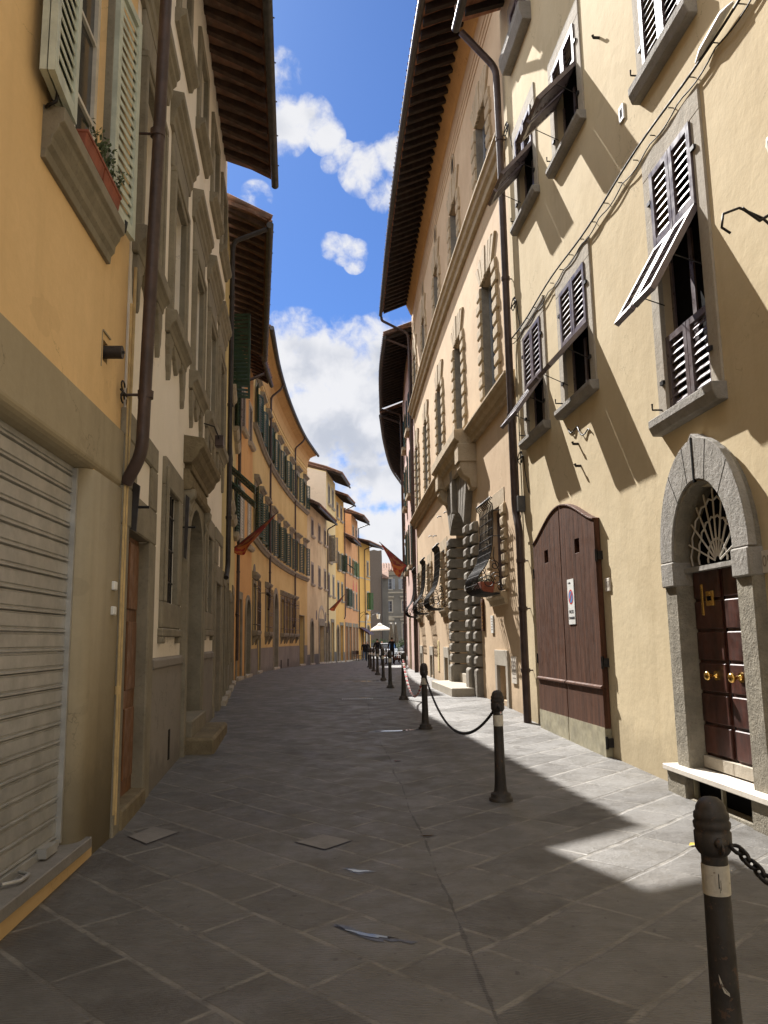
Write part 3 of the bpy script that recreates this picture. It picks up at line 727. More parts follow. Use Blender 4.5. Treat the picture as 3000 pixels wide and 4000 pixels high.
# number plaques (set on the wall) and the no-parking board on the garage door
def text_mesh(name, s, size, mat, M4, parent, ext=.0015):
    cu = bpy.data.curves.new(name, 'FONT'); cu.body = s; cu.size = size; cu.align_x = 'CENTER'; cu.align_y = 'CENTER'; cu.extrude = ext
    tmp = bpy.data.objects.new(name, cu); COL.objects.link(tmp); dg = bpy.context.evaluated_depsgraph_get()
    me = bpy.data.meshes.new_from_object(tmp.evaluated_get(dg)); bpy.data.objects.remove(tmp); bpy.data.curves.remove(cu)
    me.transform(Matrix.Translation(-top_loc(parent)) @ M4 if parent else M4); me.materials.clear(); me.materials.append(MATS[mat])
    o = bpy.data.objects.new(name, me); COL.objects.link(o); o.parent = parent; return o
def wall_frame(F, s, z, o):
    """matrix whose X runs along the wall to the right of someone facing it, Y up, Z out of it"""
    p_ = Vector(F.at(s, z, o)); n = (Vector(F.at(s, z, o + 1)) - p_).normalized(); x = Vector((0, 0, 1)).cross(n).normalized()
    return Matrix(((x.x, 0, n.x, p_.x), (x.y, 0, n.y, p_.y), (x.z, 1, n.z, p_.z), (0, 0, 0, 1)))
def plaque(F, s, z, txt, label, ww=.15, hh=.15):
    t = thing('number_plaque', label, 'number plaque', F.at(s, z, 0), 'house number plaques')
    m_ = MB(F.at); m_.box(s - ww / 2, s + ww / 2, z - hh / 2, z + hh / 2, -.005, .018); build('tile', m_, 'marble', t, .004)
    text_mesh('number', txt, hh * .72, 'ink_grey', wall_frame(F, s, z, .0185), t)
plaque(R1, r1(7.31), 2.14, '107', 'small square marble plaque reading 107 beside the brown garage door')
plaque(R1, r1(4.06), 2.09, '109', 'marble plaque reading 109 beside the arched stone doorway', .19, .17)
sg = thing('no_parking_sign', 'white upright no parking board with red ringed blue disc on the brown garage door', 'sign', R1.at(r1(8.44), 2.0, .08))
ss_, sz_ = r1(8.42), 2.0
m_ = MB(R1.at); m_.box(ss_ - .125, ss_ + .125, sz_ - .29, sz_ + .29, .076, .084); build('board', m_, 'white_plastic', sg)
for r_, dd, mt in ((.095, .0855, 'red_plastic'), (.076, .087, 'sign_blue')):
    m_ = MB(R1.at); m_.prism([(ss_ + r_ * math.cos(k * math.pi / 14), sz_ + .06 + r_ * math.sin(k * math.pi / 14)) for k in range(28)], .083, dd); build('disc', m_, mt, sg)
m_ = MB(R1.at); m_.prism([(ss_ - .06, sz_ + .105), (ss_ - .045, sz_ + .12), (ss_ + .06, sz_ + .015), (ss_ + .045, sz_)], .086, .0885); build('slash', m_, 'red_plastic', sg)
text_mesh('lettering', 'PASSO', .062, 'ink', wall_frame(R1, ss_, sz_ - .13, .085), sg); text_mesh('lettering', 'CARRABILE', .045, 'ink', wall_frame(R1, ss_, sz_ - .21, .085), sg)
text_mesh('lettering', 'N. 2103', .030, 'ink', wall_frame(R1, ss_ + .04, sz_ + .24, .085), sg)

# long cable with its slack loops above the first-floor windows
m_ = MB(); P = [R1.at(s, 6.53 + .03 * math.sin(s * 2.1) - .0 * s, .05) for s in [r1(10.9) - i * .25 for i in range(0, 46)]]; m_.tube(P, .012, 5)
P = [R1.at(r1(10.9) - i * .12, 6.44 - .05 * abs(math.sin(i * .55)), .035) for i in range(0, 70)]; m_.tube(P, .007, 5)
for i in range(24):
    s = r1(10.8) - i * .42; m_.tube([R1.at(s, 6.50, .05), R1.at(s, 6.50, -.01)], .007, 4)
m_.tube([R1.at(r1(10.9), 6.53, .05), R1.at(r1(10.95), 6.3, .04), R1.at(r1(10.93), 4.0, .03), R1.at(r1(10.95), 2.9, .03)], .012, 5)
tag(build('wall_cable', m_, 'cable'), 'thin dark cable pinned along the yellow wall above the first-floor windows', 'cable')
m_ = MB(); m_.tube([R1.at(r1(4.36), 6.53, .05), R1.at(r1(4.22), 6.54, .06), R1.at(r1(3.85), 6.57, .07), R1.at(r1(3.72), 6.57, .05)], [.012, .036, .036, .012], 10)
tag(build('cable_joint', m_, 'white_plastic'), 'pale cylindrical splice on the cable over the tall window', 'cable joint')
# little things fixed to the yellow wall
m_ = MB(R1.at); s = r1(6.05); m_.box(s - .06, s + .06, 7.16, 7.34, -.01, .02); t = build('vent_plate', m_, 'white_plastic', house); m_ = MB(R1.at); m_.box(s - .03, s + .03, 7.2, 7.3, .018, .022); build('vent_hole', m_, 'void', t)
m_ = MB(); 
for s, z in ((8.05, 4.0), (8.0, 3.7), (6.55, 8.6), (7.95, 11.4)): m_.tube([R1.at(r1(s), z, 0), R1.at(r1(s), z, .07), R1.at(r1(s), z + .03, .08)], .018, 6)
P = [R1.at(r1(8.35) - i * .06, 4.28 - .02 * i - .05 * math.sin(i * .9), .02 + .01 * math.sin(i)) for i in range(14)]; m_.tube(P, .009, 5)
build('wall_hooks', m_, 'iron', house)
# street lantern at the frame's right edge
lt = thing('wall_lantern', 'scrolled iron wall lantern with pale glass on the yellow wall at the right edge', 'lantern', R1.at(r1(3.7), 4.4, 0))
m_ = MB(); s = r1(3.17)
P = [R1.at(s, 4.2, .0), R1.at(s, 4.25, .2), R1.at(s, 4.38, .34), R1.at(s, 4.45, .5), R1.at(s, 4.40, .62), R1.at(s, 4.30, .64), R1.at(s, 4.26, .58)]; m_.tube(P, .010, 6)
P = [R1.at(s, 4.5, 0), R1.at(s, 4.46, .2), R1.at(s, 4.36, .36), R1.at(s, 4.45, .48)]; m_.tube(P, .012, 6)
build('bracket', m_, 'iron', lt)
m_ = MB(); c_ = R1.at(s - .27, 4.66, .30); m_.lathe([(.06, -.12), (.12, .12), (.125, .14), (.03, .22)], c_, 8); build('glass_shade', m_, 'lamp_glass', lt)
# drainpipe between the yellow house and the palazzo
pipe(R1, [(R1.L - .03, 12.3, .72), (R1.L - .05, 11.6, .12), (R1.L - .06, 10, .11), (R1.L - .06, 3.6, .11), (R1.L - .28, 3.25, .12), (R1.L - .30, .0, .12)], .062, house, 'pipe_brown',
     [(R1.L - .06, z, .11) for z in (10.2, 7.6, 5.2)] + [(R1.L - .30, z, .12) for z in (2.75, 2.0, 1.05)])
for z in (10.25, 7.05, 4.42):
    m_ = MB()
    for sg_ in (-1, 1):
        P = [R1.at(R1.L - .12 - .30 * t, z + sg_ * .10 * math.sin(math.pi * t) + .0, .05) for t in [i / 10 for i in range(11)]]; m_.tube(P, .009, 5)
        P = [R1.at(R1.L - .34 + .045 * math.cos(t * .9), z + sg_ * (.05 + .045 * math.sin(t * .9)), .05) for t in range(0, 7)]; m_.tube(P, .008, 5)
    m_.tube([R1.at(R1.L - .1, z, .05), R1.at(R1.L - .42, z, .05)], .011, 5)
    m_.tube([R1.at(R1.L - .42, z, .04), R1.at(R1.L - .45, z - .25, .03), R1.at(R1.L - .52, z - .5, .02), R1.at(R1.L - .55, z - .62, .01)], .008, 4)
    build('pipe_bracket', m_, 'iron', house)
m_ = MB(R1.at); s = R1.L - .22; m_.box(s - .07, s + .07, 3.55, 3.8, .0, .12); m_.tube([R1.at(s, 3.55, .05), R1.at(s - .03, 3.35, .1), R1.at(s + .05, 3.2, .06)], .01, 5); build('junction_box', m_, 'pipe_grey', house, .01)

# ================================================================== palazzo
R2 = Facade([(2.34, 12.92), (2.06, 16.2), (1.76, 20.4), (1.5, 25), (1.24, 30.6)], right=True)
pal = thing('palazzo', 'long beige palazzo with rusticated window frames, rusticated portal and deep dark eaves', 'palazzo', (1.8, 21, .35))
CEN = [2.2, 5.75, 9.25, 13.0, 16.55]
Hh = []
for c_ in CEN:
    Hh += [(c_ - .55, c_ + .55, 6.07, 8.75, .32), (c_ - .55, c_ + .55, 10.52, 12.35, .32)]
GW = [c_ for i, c_ in enumerate(CEN) if i != 1]
for c_ in GW: Hh += [(c_ - .5, c_ + .5, 2.42, 4.0, .3), (c_ - .05 - .36, c_ - .05 + .36, .42 + .0, 1.05, .35)]
PA, PB = 4.85, 6.95
Hh.append((PA, PB, -.2, 4.75, .9))
wall('wall', R2, 0, R2.L, -1, 15.2, Hh, 'plaster_rose', pal)
eave(R2, -.35, R2.L, 14.5, 1.18, pal, .55, raf='rafter_black', boards='pianelle_red', step=.36, rw=.11, rh=.2)
m_ = MB(R2.at); m_.mold([(-.02, 14.45), (.05, 14.5), (.10, 14.62), (.22, 14.9), (.30, 15.05), (-.02, 15.15)], R2.stn(.0, R2.L)); build('cove', m_, 'plaster_cornice', pal)
for zt, hh, pr in ((6.05, .30, .26), (10.5, .34, .24)):
    m_ = MB(R2.at); pf = [(-.02, zt - hh), (pr * .35, zt - hh), (pr * .42, zt - hh * .62), (pr * .7, zt - hh * .52), (pr * .78, zt - hh * .25), (pr, zt - hh * .18), (pr, zt - .01), (-.02, zt + .03)]
    m_.mold(pf, R2.stn(.12, R2.L + .02)); build('string_course', m_, 'stone_dark' if 0 else 'stone_palazzo', pal, .006)
m_ = MB(R2.at)   # flat mouldings and painted ovals under the eaves
for z in (13.55, 13.75, 13.95): m_.mold([(-.01, z), (.02, z + .01), (.02, z + .05), (-.01, z + .06)], R2.stn(.0, R2.L))
build('frieze_moulding', m_, 'plaster_rose', pal)
for c_ in CEN[1:]:
    m_ = MB(R2.at); m_.strip(arc(c_ - .1, 13.35, .18, 16, .22, 0, 2 * math.pi), arc(c_ - .1, 13.35, .25, 16, .30, 0, 2 * math.pi), -.01, .03); o = build('oval_window', m_, 'stone_palazzo', pal)
    m_ = MB(R2.at); m_.prism(arc(c_ - .1, 13.35, .19, 16, .23, 0, 2 * math.pi)[:-1], -.01, .006); build('pane', m_, 'dark', o)
def rust_window(c_, z0, z1, zt):
    m_ = MB(R2.at); n = int((z1 - z0) / .262); h = (z1 - z0) / n
    for i in range(n):
        z = z0 + i * h; long_ = i % 2 == 0
        for sg_ in (-1, 1):
            e = .38 if long_ else .31
            x0, x1 = sorted((c_ + sg_ * .545, c_ + sg_ * (.55 + e)))
            pf = [(-.03, z + .012), (.03, z + .012), (.06, z + .045), (.06, z + h - .045), (.03, z + h - .012), (-.03, z + h - .012)]
            m_.prism_o(pf, x0, x1)
    # fan of head stones, stepped on top, rising to the key
    hw = .92; kk = 7
    for i in range(kk):
        x0, x1 = -.55 + 1.1 * i / kk, -.55 + 1.1 * (i + 1) / kk; t0, t1 = x0 * 1.7, x1 * 1.7
        q = abs(i - 3); zt_ = zt - (0.02 * q if q < 3 else .12)
        m_.prism([(c_ + x0 + .008, z1), (c_ + x1 - .008, z1), (c_ + t1 - .012, zt_), (c_ + t0 + .012, zt_)], -.03, .05 if i != 3 else .07)
    wn_ = build('window', m_, 'stone_palazzo', pal, .012)
    casement(R2, c_ - .52, c_ + .52, z0, z1, -.14, wn_, 'frame_grey', 'glass_pale', 2, 5)
    for x0 in (c_ - .552, c_ + .522):
        m_ = MB(R2.at); m_.box(x0, x0 + .03, z0 + .005, z1 - .005, -.30, .01); build('jamb_lining', m_, 'stone_portal', wn_)
    backing(R2, c_ - .55, c_ + .55, z0, z1, -.32, wn_, 'dark')
for c_ in CEN:
    rust_window(c_, 6.08, 8.75, 9.35); rust_window(c_, 10.53, 12.35, 13.0)
def scroll(m_, F, s, o0, z0, r, turns, r0, sgn=1, n=26, flip=1):
    P = []
    for i in range(n + 1):
        t = i / n; th = sgn * t * turns * 2 * math.pi + r0; q = r * (1 - .8 * t); P.append(F.at(s, z0 + q * math.sin(th), o0 + flip * q * math.cos(th)))
    m_.tube(P, .009, 5)
for i_, c_ in enumerate(GW):
    z0, z1 = 2.42, 4.0
    m_ = MB(R2.at); n = 7; h = (z1 - z0) / n
    for i in range(n):
        for sg_ in (-1, 1):
            x0, x1 = sorted((c_ + sg_ * .495, c_ + sg_ * (.5 + (.24 if i % 2 else .3)))); z = z0 + i * h
            m_.prism_o([(-.03, z + .01), (.03, z + .01), (.06, z + .04), (.06, z + h - .04), (.03, z + h - .01), (-.03, z + h - .01)], x0, x1)
    m_.box(c_ - .72, c_ + .72, z1, z1 + .3, -.03, .012)
    wn_ = build('barred_window', m_, 'stone_palazzo', pal, .008)
    m_ = MB(R2.at); m_.mold([(-.02, z0 - .26), (.05, z0 - .26), (.07, z0 - .16), (.12, z0 - .12), (.13, z0 - .03), (-.02, z0 - .02)], R2.stn(c_ - .66, c_ + .66)); build('sill', m_, 'stone_palazzo', wn_, .008)
    prof = [(.20, 4.10), (.24, 4.13), (.27, 4.09), (.25, 4.03), (.21, 4.0), (.20, 3.9), (.21, 3.5), (.24, 3.2), (.29, 3.0), (.37, 2.85), (.46, 2.74), (.52, 2.64), (.535, 2.54), (.50, 2.44), (.42, 2.38), (.3, 2.36), (.05, 2.35)]
    m_ = MB()
    for k in range(10):
        s = c_ - .58 + 1.16 * k / 9; m_.tube([R2.at(s, z, o) for o, z in prof], .0125, 5)
    for k, (o, z) in enumerate([(.205, 3.88), (.205, 3.72), (.208, 3.56), (.22, 3.40), (.235, 3.25), (.265, 3.10), (.32, 2.95), (.41, 2.8), (.50, 2.68), (.53, 2.52)]):
        m_.tube([R2.at(c_ - .6, z, o), R2.at(c_ + .6, z, o)], .011, 5)
        for s in (c_ - .6, c_ + .6):
            if k < 9: m_.tube([R2.at(s, z, o), R2.at(s, z, .0)], .009, 5) if k in (0, 3) else None
    for s in (c_ - .58, c_ + .58):
        scroll(m_, R2, s, .33, 2.56, .13, 1.6, 0); scroll(m_, R2, s, .18, 2.62, .12, 1.5, 2, -1); scroll(m_, R2, s, .2, 2.86, .09, 1.4, 1); scroll(m_, R2, s, .1, 2.48, .08, 1.4, 3)
        m_.tube([R2.at(s, 2.4, .1), R2.at(s, 2.75, .12), R2.at(s, 3.0, .22), R2.at(s, 3.2, .2)], .009, 5)
    build('cage', m_, 'iron', wn_)
    m_ = MB(R2.at); m_.box(c_ - .5, c_ - .44, z0, z1, -.25, -.12); m_.box(c_ + .44, c_ + .5, z0, z1, -.25, -.12); m_.box(c_ - .03, c_ + .03, z0, z1, -.25, -.12); build('window_frame', m_, 'shutter_brown', wn_)
    backing(R2, c_ - .5, c_ + .5, z0, z1, -.3, wn_, 'dark')
    a0, a1, z0, z1 = c_ - .41, c_ + .31, .42, 1.05
    m_ = MB(R2.at); ring(m_, a0, a1, .30, z1, .16, .035, False, .28); cw = build('cellar_window', m_, 'stone_pale', pal, .006)
    m_ = MB(R2.at); m_.box(a0, a1, .3, z1 - .12, -.22, -.18); build('hatch', m_, 'door_grey', cw)
    backing(R2, a0, a1, .3, z1, -.34, cw)
# portal: two rows of cushion blocks, flat fan of voussoirs, heavy hood
m_ = MB(R2.at); zt = 4.05; n = 12; h = (zt - .95) / n
def cushion(m_, x0, x1, z0, z1, ob, of):
    i = .055; vs = [m_.p(a, z, ob) for a, z in ((x0, z0), (x1, z0), (x1, z1), (x0, z1))] + [m_.p(a, z, of - .04) for a, z in ((x0 + .008, z0 + .008), (x1 - .008, z0 + .008), (x1 - .008, z1 - .008), (x0 + .008, z1 - .008))] + [m_.p(a, z, of) for a, z in ((x0 + i, z0 + i), (x1 - i, z0 + i), (x1 - i, z1 - i), (x0 + i, z1 - i))]
    m_.add(vs, [(0, 1, 2, 3), (8, 9, 10, 11)] + [(k, (k + 1) % 4, 4 + (k + 1) % 4, 4 + k) for k in range(4)] + [(4 + k, 4 + (k + 1) % 4, 8 + (k + 1) % 4, 8 + k) for k in range(4)])
m_ = MB(R2.at); ca = (PA + PB) / 2
for i in range(9):
    t0, t1 = -1 + 2 * i / 9, -1 + 2 * (i + 1) / 9; b0, b1 = t0 * (PB - PA) / 2, t1 * (PB - PA) / 2; zt_ = 5.35 + .18 * (1 - abs((t0 + t1) / 2)); zb = 4.08 + .35 * (1 - ((t0 + t1) / 2) ** 2)
    zb0, zb1 = 4.08 + .42 * (1 - t0 ** 2), 4.08 + .42 * (1 - t1 ** 2)
    m_.prism([(ca + b0 + .015, zb0), (ca + b1 - .015, zb1), (ca + b1 * 1.7 - .02, zt_), (ca + b0 * 1.7 + .02, zt_)], -.35, .16 if i != 4 else .26)
por = build('portal', m_, 'stone_portal', pal, .02)
for cols in (((PA - .86, PA - .45), (PA - .43, PA + .03)), ((PB - .03, PB + .43), (PB + .45, PB + .86))):
    m_ = MB(R2.at)
    for x0, x1 in cols:
        inner = x0 in (PA - .43, PB - .03)
        for i in range(n):
            z = .95 + i * h; cushion(m_, x0, x1, z + .012, z + h - .012, -.40 if inner else -.03, .20 if inner else .13)
        cushion(m_, x0, x1, .2, .94, -.40 if inner else -.03, .22 if inner else .13)
    build('jamb', m_, 'stone_portal', por, .012)

m_ = MB(R2.at)
pf = [(-.02, 5.30), (.24, 5.30), (.26, 5.62), (.34, 5.66), (.38, 5.78), (.47, 5.84), (.47, 6.04), (-.02, 6.07)]
m_.mold(pf, R2.stn(3.95, 7.85)); build('hood', m_, 'stone_palazzo', por, .01)
for s in (4.15, 7.4):
    m_ = MB(R2.at); m_.prism_o([(-.02, 4.75), (.12, 4.75), (.16, 4.95), (.30, 5.05), (.36, 5.2), (.36, 5.32), (-.02, 5.32)], s - .2, s + .2); m_.box(s - .24, s + .24, 5.32, 5.72, -.02, .40); build('corbel', m_, 'stone_palazzo', por, .015)
m_ = MB(R2.at); m_.box(PA - .04, PB + .04, .0, 4.8, -.85, -.78)
for x0 in (PA + .08, ca + .06):
    for z in (.9, 1.9, 2.9): m_.box(x0, x0 + .85, z, z + .8, -.79, -.75)
build('portal_door', m_, 'dark', por, .01)
m_ = MB(R2.at); m_.box(PA - .55, PB + .75, .2, .52, -.3, .62); st_ = build('portal_step', m_, 'stone_pale', por, .012); m_ = MB(R2.at); m_.box(PA, PB, .5, .74, -.7, .02); build('upper_step', m_, 'stone_pale', st_, .012)
# small fittings on the palazzo wall
m_ = MB()
for s, z in ((8.2, 4.9), (9.6, 5.0), (10.8, 4.6), (12.0, 4.75)): m_.tube([R2.at(s, z, 0), R2.at(s, z, .09), R2.at(s, z - .04, .12)], .016, 5)
m_.tube([R2.at(9.9, 5.65, .05), R2.at(9.0, 5.7, .08), R2.at(8.4, 5.4, .04)], .01, 5); build('wall_hooks', m_, 'iron', pal)
m_ = MB(R2.at); m_.box(3.62, 3.80, 1.7, 2.35, -.01, .045); t_ = build('bell_panel', m_, 'door_brown', pal, .005)
m_ = MB(R2.at)
for i in range(8): m_.box(3.645, 3.70, 1.75 + i * .07, 1.79 + i * .07, .044, .052)
build('bell_button', m_, 'brass', t_)
def wall_sign(F, s, z, ww, hh, label, board='white_plastic', art=None):
    t = thing('wall_sign', label, 'sign', F.at(s, z, 0)); m_ = MB(F.at); m_.box(s - ww / 2, s + ww / 2, z - hh / 2, z + hh / 2, -.005, .025); build('board', m_, board, t)
    m_ = MB(F.at); 
    for i in range(5): m_.box(s - ww * .36, s + ww * (.36 - .1 * (i % 3)), z + hh * (.3 - .15 * i) - .008, z + hh * (.3 - .15 * i) + .008, .024, .027)
    build('print', m_, 'ink_grey', t); return t
wall_sign(R2, 1.22, 1.0, .34, .46, 'framed pale notice low on the palazzo wall beside the brown drainpipe', 'marble')
wall_sign(R2, 2.85, 1.82, .2, .34, 'small blue and white notice under the nearest window cage', 'white_plastic')
wall_sign(R2, 8.4, 1.66, .16, .3, 'small grey notice between the portal and the second window cage', 'white_plastic')
m_ = MB(R2.at); m_.box(10.9, 11.25, .62, 1.5, -.01, .02); build('meter_door', m_, 'plaster_straw', pal, .004)
fb = thing('flower_box', 'terracotta window box inside the nearest iron window cage', 'window box', R2.at(2.1, 2.42, .3))
m_ = MB(R2.at); m_.prism_o([(.20, 2.38), (.40, 2.38), (.44, 2.58), (.16, 2.58)], 1.80, 2.45); build('box', m_, 'terracotta', fb, .008)
m_ = MB()
for i in range(40): s = random.uniform(1.85, 2.4); P = R2.at(s, 2.56, random.uniform(.2, .4)); m_.tube([P, (P[0] + random.uniform(-.06, .06), P[1] + random.uniform(-.06, .06), P[2] + random.uniform(.05, .2))], [.006, .002], 4)
build('stems', m_, 'leaf_grey', fb)
pipe(R2, [(R2.L + .1, 14.45, 1.22), (R2.L + .12, 14.3, 1.2), (R2.L + .12, 13.75, .16), (R2.L + .12, 13.2, .12), (R2.L + .12, .1, .12)], .055, pal, 'pipe_brown', [(R2.L + .12, z, .12) for z in (13, 9.7, 6.5, 3.2)], straps=False)

# ================================================================== pink houses beyond the palazzo
R3 = Facade([(1.30, 30.8), (1.10, 35), (1.08, 41)], right=True); R4 = Facade([(1.10, 41), (1.3, 47), (1.75, 54), (2.6, 60)], right=True)
for F, nm, lab, zt, ov, hs in ((R3, 'plaster_pink', 'narrow pink house next to the palazzo, under deep black eaves', 13.6, 1.1, [(2.2, 3.0), (5.6, 6.4)]), (R4, 'plaster_pink', 'pink house at the far right bend with green shutters', 13.3, 1.15, [(1.6, 2.4), (5.4, 6.2), (9.4, 10.2)])):
    hs_ = thing('house', lab, 'house', F.at(F.L / 2, .2, 0)); W_ = [(a, b_, z0, z0 + hh, .25) for a, b_ in hs for z0, hh in ((4.6, 1.8), (7.6, 1.8), (10.4, 1.5))]
    D_ = [(1.0, 2.1, 0, 2.6, .4), (4.5, 5.5, 0, 2.5, .4)] + ([(8, 9, 0, 2.5, .4)] if F is R4 else [])
    wall('wall', F, 0, F.L, -1, zt + .4, W_ + D_, nm, hs_); eave(F, 0, F.L, zt, ov, hs_, .45, raf='rafter_black', boards='rafter', step=.4, rh=.16)
    for a, b_, z0, z1, dp in W_:
        m_ = MB(F.at); ring(m_, a, b_, z0, z1, .12, .03, False); wn_ = build('window', m_, 'stone_palazzo', hs_)
        m_ = MB(F.at); m_.box(a - .2, b_ + .2, z0 - .14, z0, -.02, .2); build('sill', m_, 'stone_palazzo', wn_)
        for q0, q1 in ((a - .42, a - .01), (b_ + .01, b_ + .42)):
            m_ = MB(F.at); leaf(m_, q0, q1, z0, z1, .06 , gap=.1); build('shutter', m_, 'shutter_green', wn_)
        backing(F, a, b_, z0, z1, -.22, wn_, 'dark')
    for a, b_, z0, z1, dp in D_:
        m_ = MB(F.at); ring(m_, a, b_, -.1, z1, .16, .04, False, .22); dr = build('door_surround', m_, 'stone_palazzo', hs_); m_ = MB(F.at); m_.box(a, b_, -.1, z1, -.35, -.3); build('door', m_, 'door_grey', dr)
    pipe(F, [(.15, zt, ov), (.15, zt - .4, .12), (.15, .1, .12)], .05, hs_, 'pipe_brown')
    pipe(F, [(F.L - .1, zt, ov), (F.L - .1, zt - .3, .12), (F.L - .1, .1, .12)], .05, hs_, 'pipe_brown')

# ================================================================== left side: ochre house with the roller shutter
L1 = Facade([(-1.05, -12), (-1.75, 0), (-2.13, 6.35)], smooth=False)
O1 = L1.S[1]
def l1(s): return s + O1
ho = thing('house', 'ochre house with a grey metal roller shutter at the left edge', 'house', (-2.3, 3.5, .05))
GA, GB = l1(2.2), l1(5.50)
WA, WB = l1(4.60), l1(5.60)
Hh = [(GA - .135, GB + .135, -.5, 2.845, .36), (WA, WB, 4.78, 6.8, .22), (l1(1.6), l1(2.6), 4.78, 6.8, .22), (l1(5.74), l1(5.86), 3.66, 3.82, .12)]
wall('wall', L1, 0, L1.L, -1, 10.9, Hh, 'plaster_ochre', ho)
eave(L1, 0, L1.L - .02, 10.3, .85, ho, .4)
# plain plastered frame around the shutter, rounded towards the opening
m_ = MB(L1.at); e = .08
pf = [(-.38, 0), (-.12, 0), (-.075, .004), (-.035, .018), (-.003, .04), (.018, .068), (.028, .10), (.031, .13), (.032, .84), (-.02, .84)]     # (o, distance from opening)
m_.prism_z = None
def vstrip(m_, prof, z0, z1, s0, sg):
    k = len(prof); vs = [m_.p(s0 + sg * d, z, o) for z in (z0, z1) for o, d in prof]
    m_.add(vs, [(j, (j + 1) % k, k + (j + 1) % k, k + j) for j in range(k)] + [tuple(range(k)), tuple(range(k, 2 * k))], True)
vstrip(m_, pf, -.4, 2.78, GB - .004, 1); vstrip(m_, pf, -.4, 2.78, GA + .004, -1)
m_.mold([(o, 2.776 + d * .55) for o, d in pf], [GA - .60, GB + .842])
fr = build('shutter_surround', m_, 'plaster_garage', ho)
m_ = MB(L1.at); z = .31; ro = -.11
while z < 2.80:       # interlocking slats
    m_.mold([(ro, z), (ro + .022, z + .006), (ro + .022, z + .016), (ro + .008, z + .022), (ro + .008, z + .028), (ro + .018, z + .034), (ro + .018, z + .104), (ro + .008, z + .110), (ro + .008, z + .116), (ro, z + .118), (ro - .03, z + .118), (ro - .03, z)], [GA + .01, GB - .01]); z += .12
ro_ = build('roller_shutter', m_, 'steel', ho)
m_ = MB(L1.at); m_.box(GA, GB - .02, .262, .308, ro - .02, ro + .04); m_.tube([L1.at(l1(4.55), .285, ro + .05), L1.at(l1(4.62), .285, ro + .12), L1.at(l1(4.74), .285, ro + .12), L1.at(l1(4.8), .285, ro + .05)], .012, 6)
m_.box(l1(5.1), l1(5.3), .275, .33, ro + .03, ro + .09); m_.box(GB - .03, GB - .004, .28, 2.77, ro - .05, ro + .05)
build('bottom_bar', m_, 'steel', ro_)
m_ = MB(L1.at); m_.box(GA - .05, GB + .22, .19, .262, -.5, .07); build('threshold', m_, 'threshold', ho, .006)
m_ = MB(L1.at); m_.box(GA - .3, GB + .36, -.4, .188, -.3, .035); build('threshold_base', m_, 'plaster_ochre', ho, .02)
# window with pale green shutters
def mint_window(WA, WB, near=True):
    m_ = MB(L1.at); ring(m_, WA, WB, 4.78, 6.8, .10, .03, False); wn_ = build('window', m_, 'stone_left', ho, .006)
    m_ = MB(L1.at); m_.mold([(-.02, 4.42), (.03, 4.42), (.035, 4.48), (.06, 4.51), (.065, 4.56), (.095, 4.61), (.10, 4.64), (.13, 4.66), (.13, 4.75), (-.02, 4.77)], [WA - .24, WB + .14]); build('sill', m_, 'stone_left', wn_, .004)
    casement(L1, WA, WB, 4.78, 6.8, -.08, wn_, 'frame_white', 'glass', 2, 3)
    ang = R(24)
    def fn(sg, h0, ang): return lambda a, z, o: (h0 + sg * (a * math.cos(ang)) , z, .03 + a * math.sin(ang) + o * math.cos(ang))
    w2 = (WB - WA) / 2
    for sg, h0, an in ((-1, WA, R(4)), (1, WB, R(5))):
        m_ = MB(L1.at); leaf(m_, 0., w2, 4.80, 6.78, .05 if sg < 0 else 0, fn(sg, h0, an), gap=.085, st=.07, th=.04, tilt=1, cov=.52); o = build('shutter', m_, 'shutter_mint', wn_); m_ = MB(L1.at)
        if sg < 0: leaf(m_, .01, w2 - .01, 4.81, 6.77, 0, fn(sg, h0, an), gap=.085, st=.07, th=.04, tilt=1, cov=.52); build('shutter', m_, 'shutter_mint', wn_)
        pass
        m_ = MB(); f_ = sub(L1.at, fn(sg, h0, an)); c_ = f_(w2 * .55, 4.80, .0)
        m_.tube([L1.at(h0 + sg * w2 * .5, 4.74, .02), (c_[0], c_[1], 4.74), (c_[0] + .04, c_[1], 4.76), (c_[0] + .05, c_[1], 4.84), (c_[0] + .015, c_[1], 4.88), (c_[0] - .01, c_[1], 4.84)], .011, 6); build('shutter_stay', m_, 'iron', o)
    backing(L1, WA, WB, 4.78, 6.8, -.22, wn_, 'dark'); return wn_
mint_window(WA, WB); mint_window(l1(1.6), l1(2.6))
bx = thing('flower_box', 'long terracotta window box with sparse green plants on the sill with pale green shutters', 'window box', L1.at(l1(5.5), 4.77, .12))
for q0, q1 in ((4.78, 5.18), (5.20, 5.60)):
    m_ = MB(L1.at); m_.prism_o([(.03, 4.775), (.115, 4.775), (.13, 4.88), (.02, 4.88)], l1(q0), l1(q1)); m_.box(l1(q0) - .006, l1(q1) + .004, 4.87, 4.895, .015, .137); build('box', m_, 'terracotta', bx, .005)
m_ = MB(); random.seed(3)
for i in range(26):
    s = l1(4.98 + .66 * (i / 26) ** .7 + random.uniform(-.05, .05)); P = Vector(L1.at(s, 4.88, .08)); h = random.uniform(.08, .26); q = P + Vector((random.uniform(-.05, .09), random.uniform(-.08, .08), h)); m_.tube([P, (P + q) / 2 + Vector((.01, .01, .02)), q], [.004, .003, .002], 4)
    for k in range(10):
        c_ = P.lerp(q, random.uniform(.35, 1.05)) + Vector((random.uniform(-.03, .03), random.uniform(-.03, .03), random.uniform(-.01, .03))); dv = Vector((random.uniform(-1, 1), random.uniform(-1, 1), random.uniform(.0, 1))).normalized() * .034; sd = dv.cross(Vector((.3, .2, 1))).normalized() * .010
        m_.add([c_, c_ + dv * .5 + sd, c_ + dv, c_ + dv * .5 - sd], [(0, 1, 2, 3)])
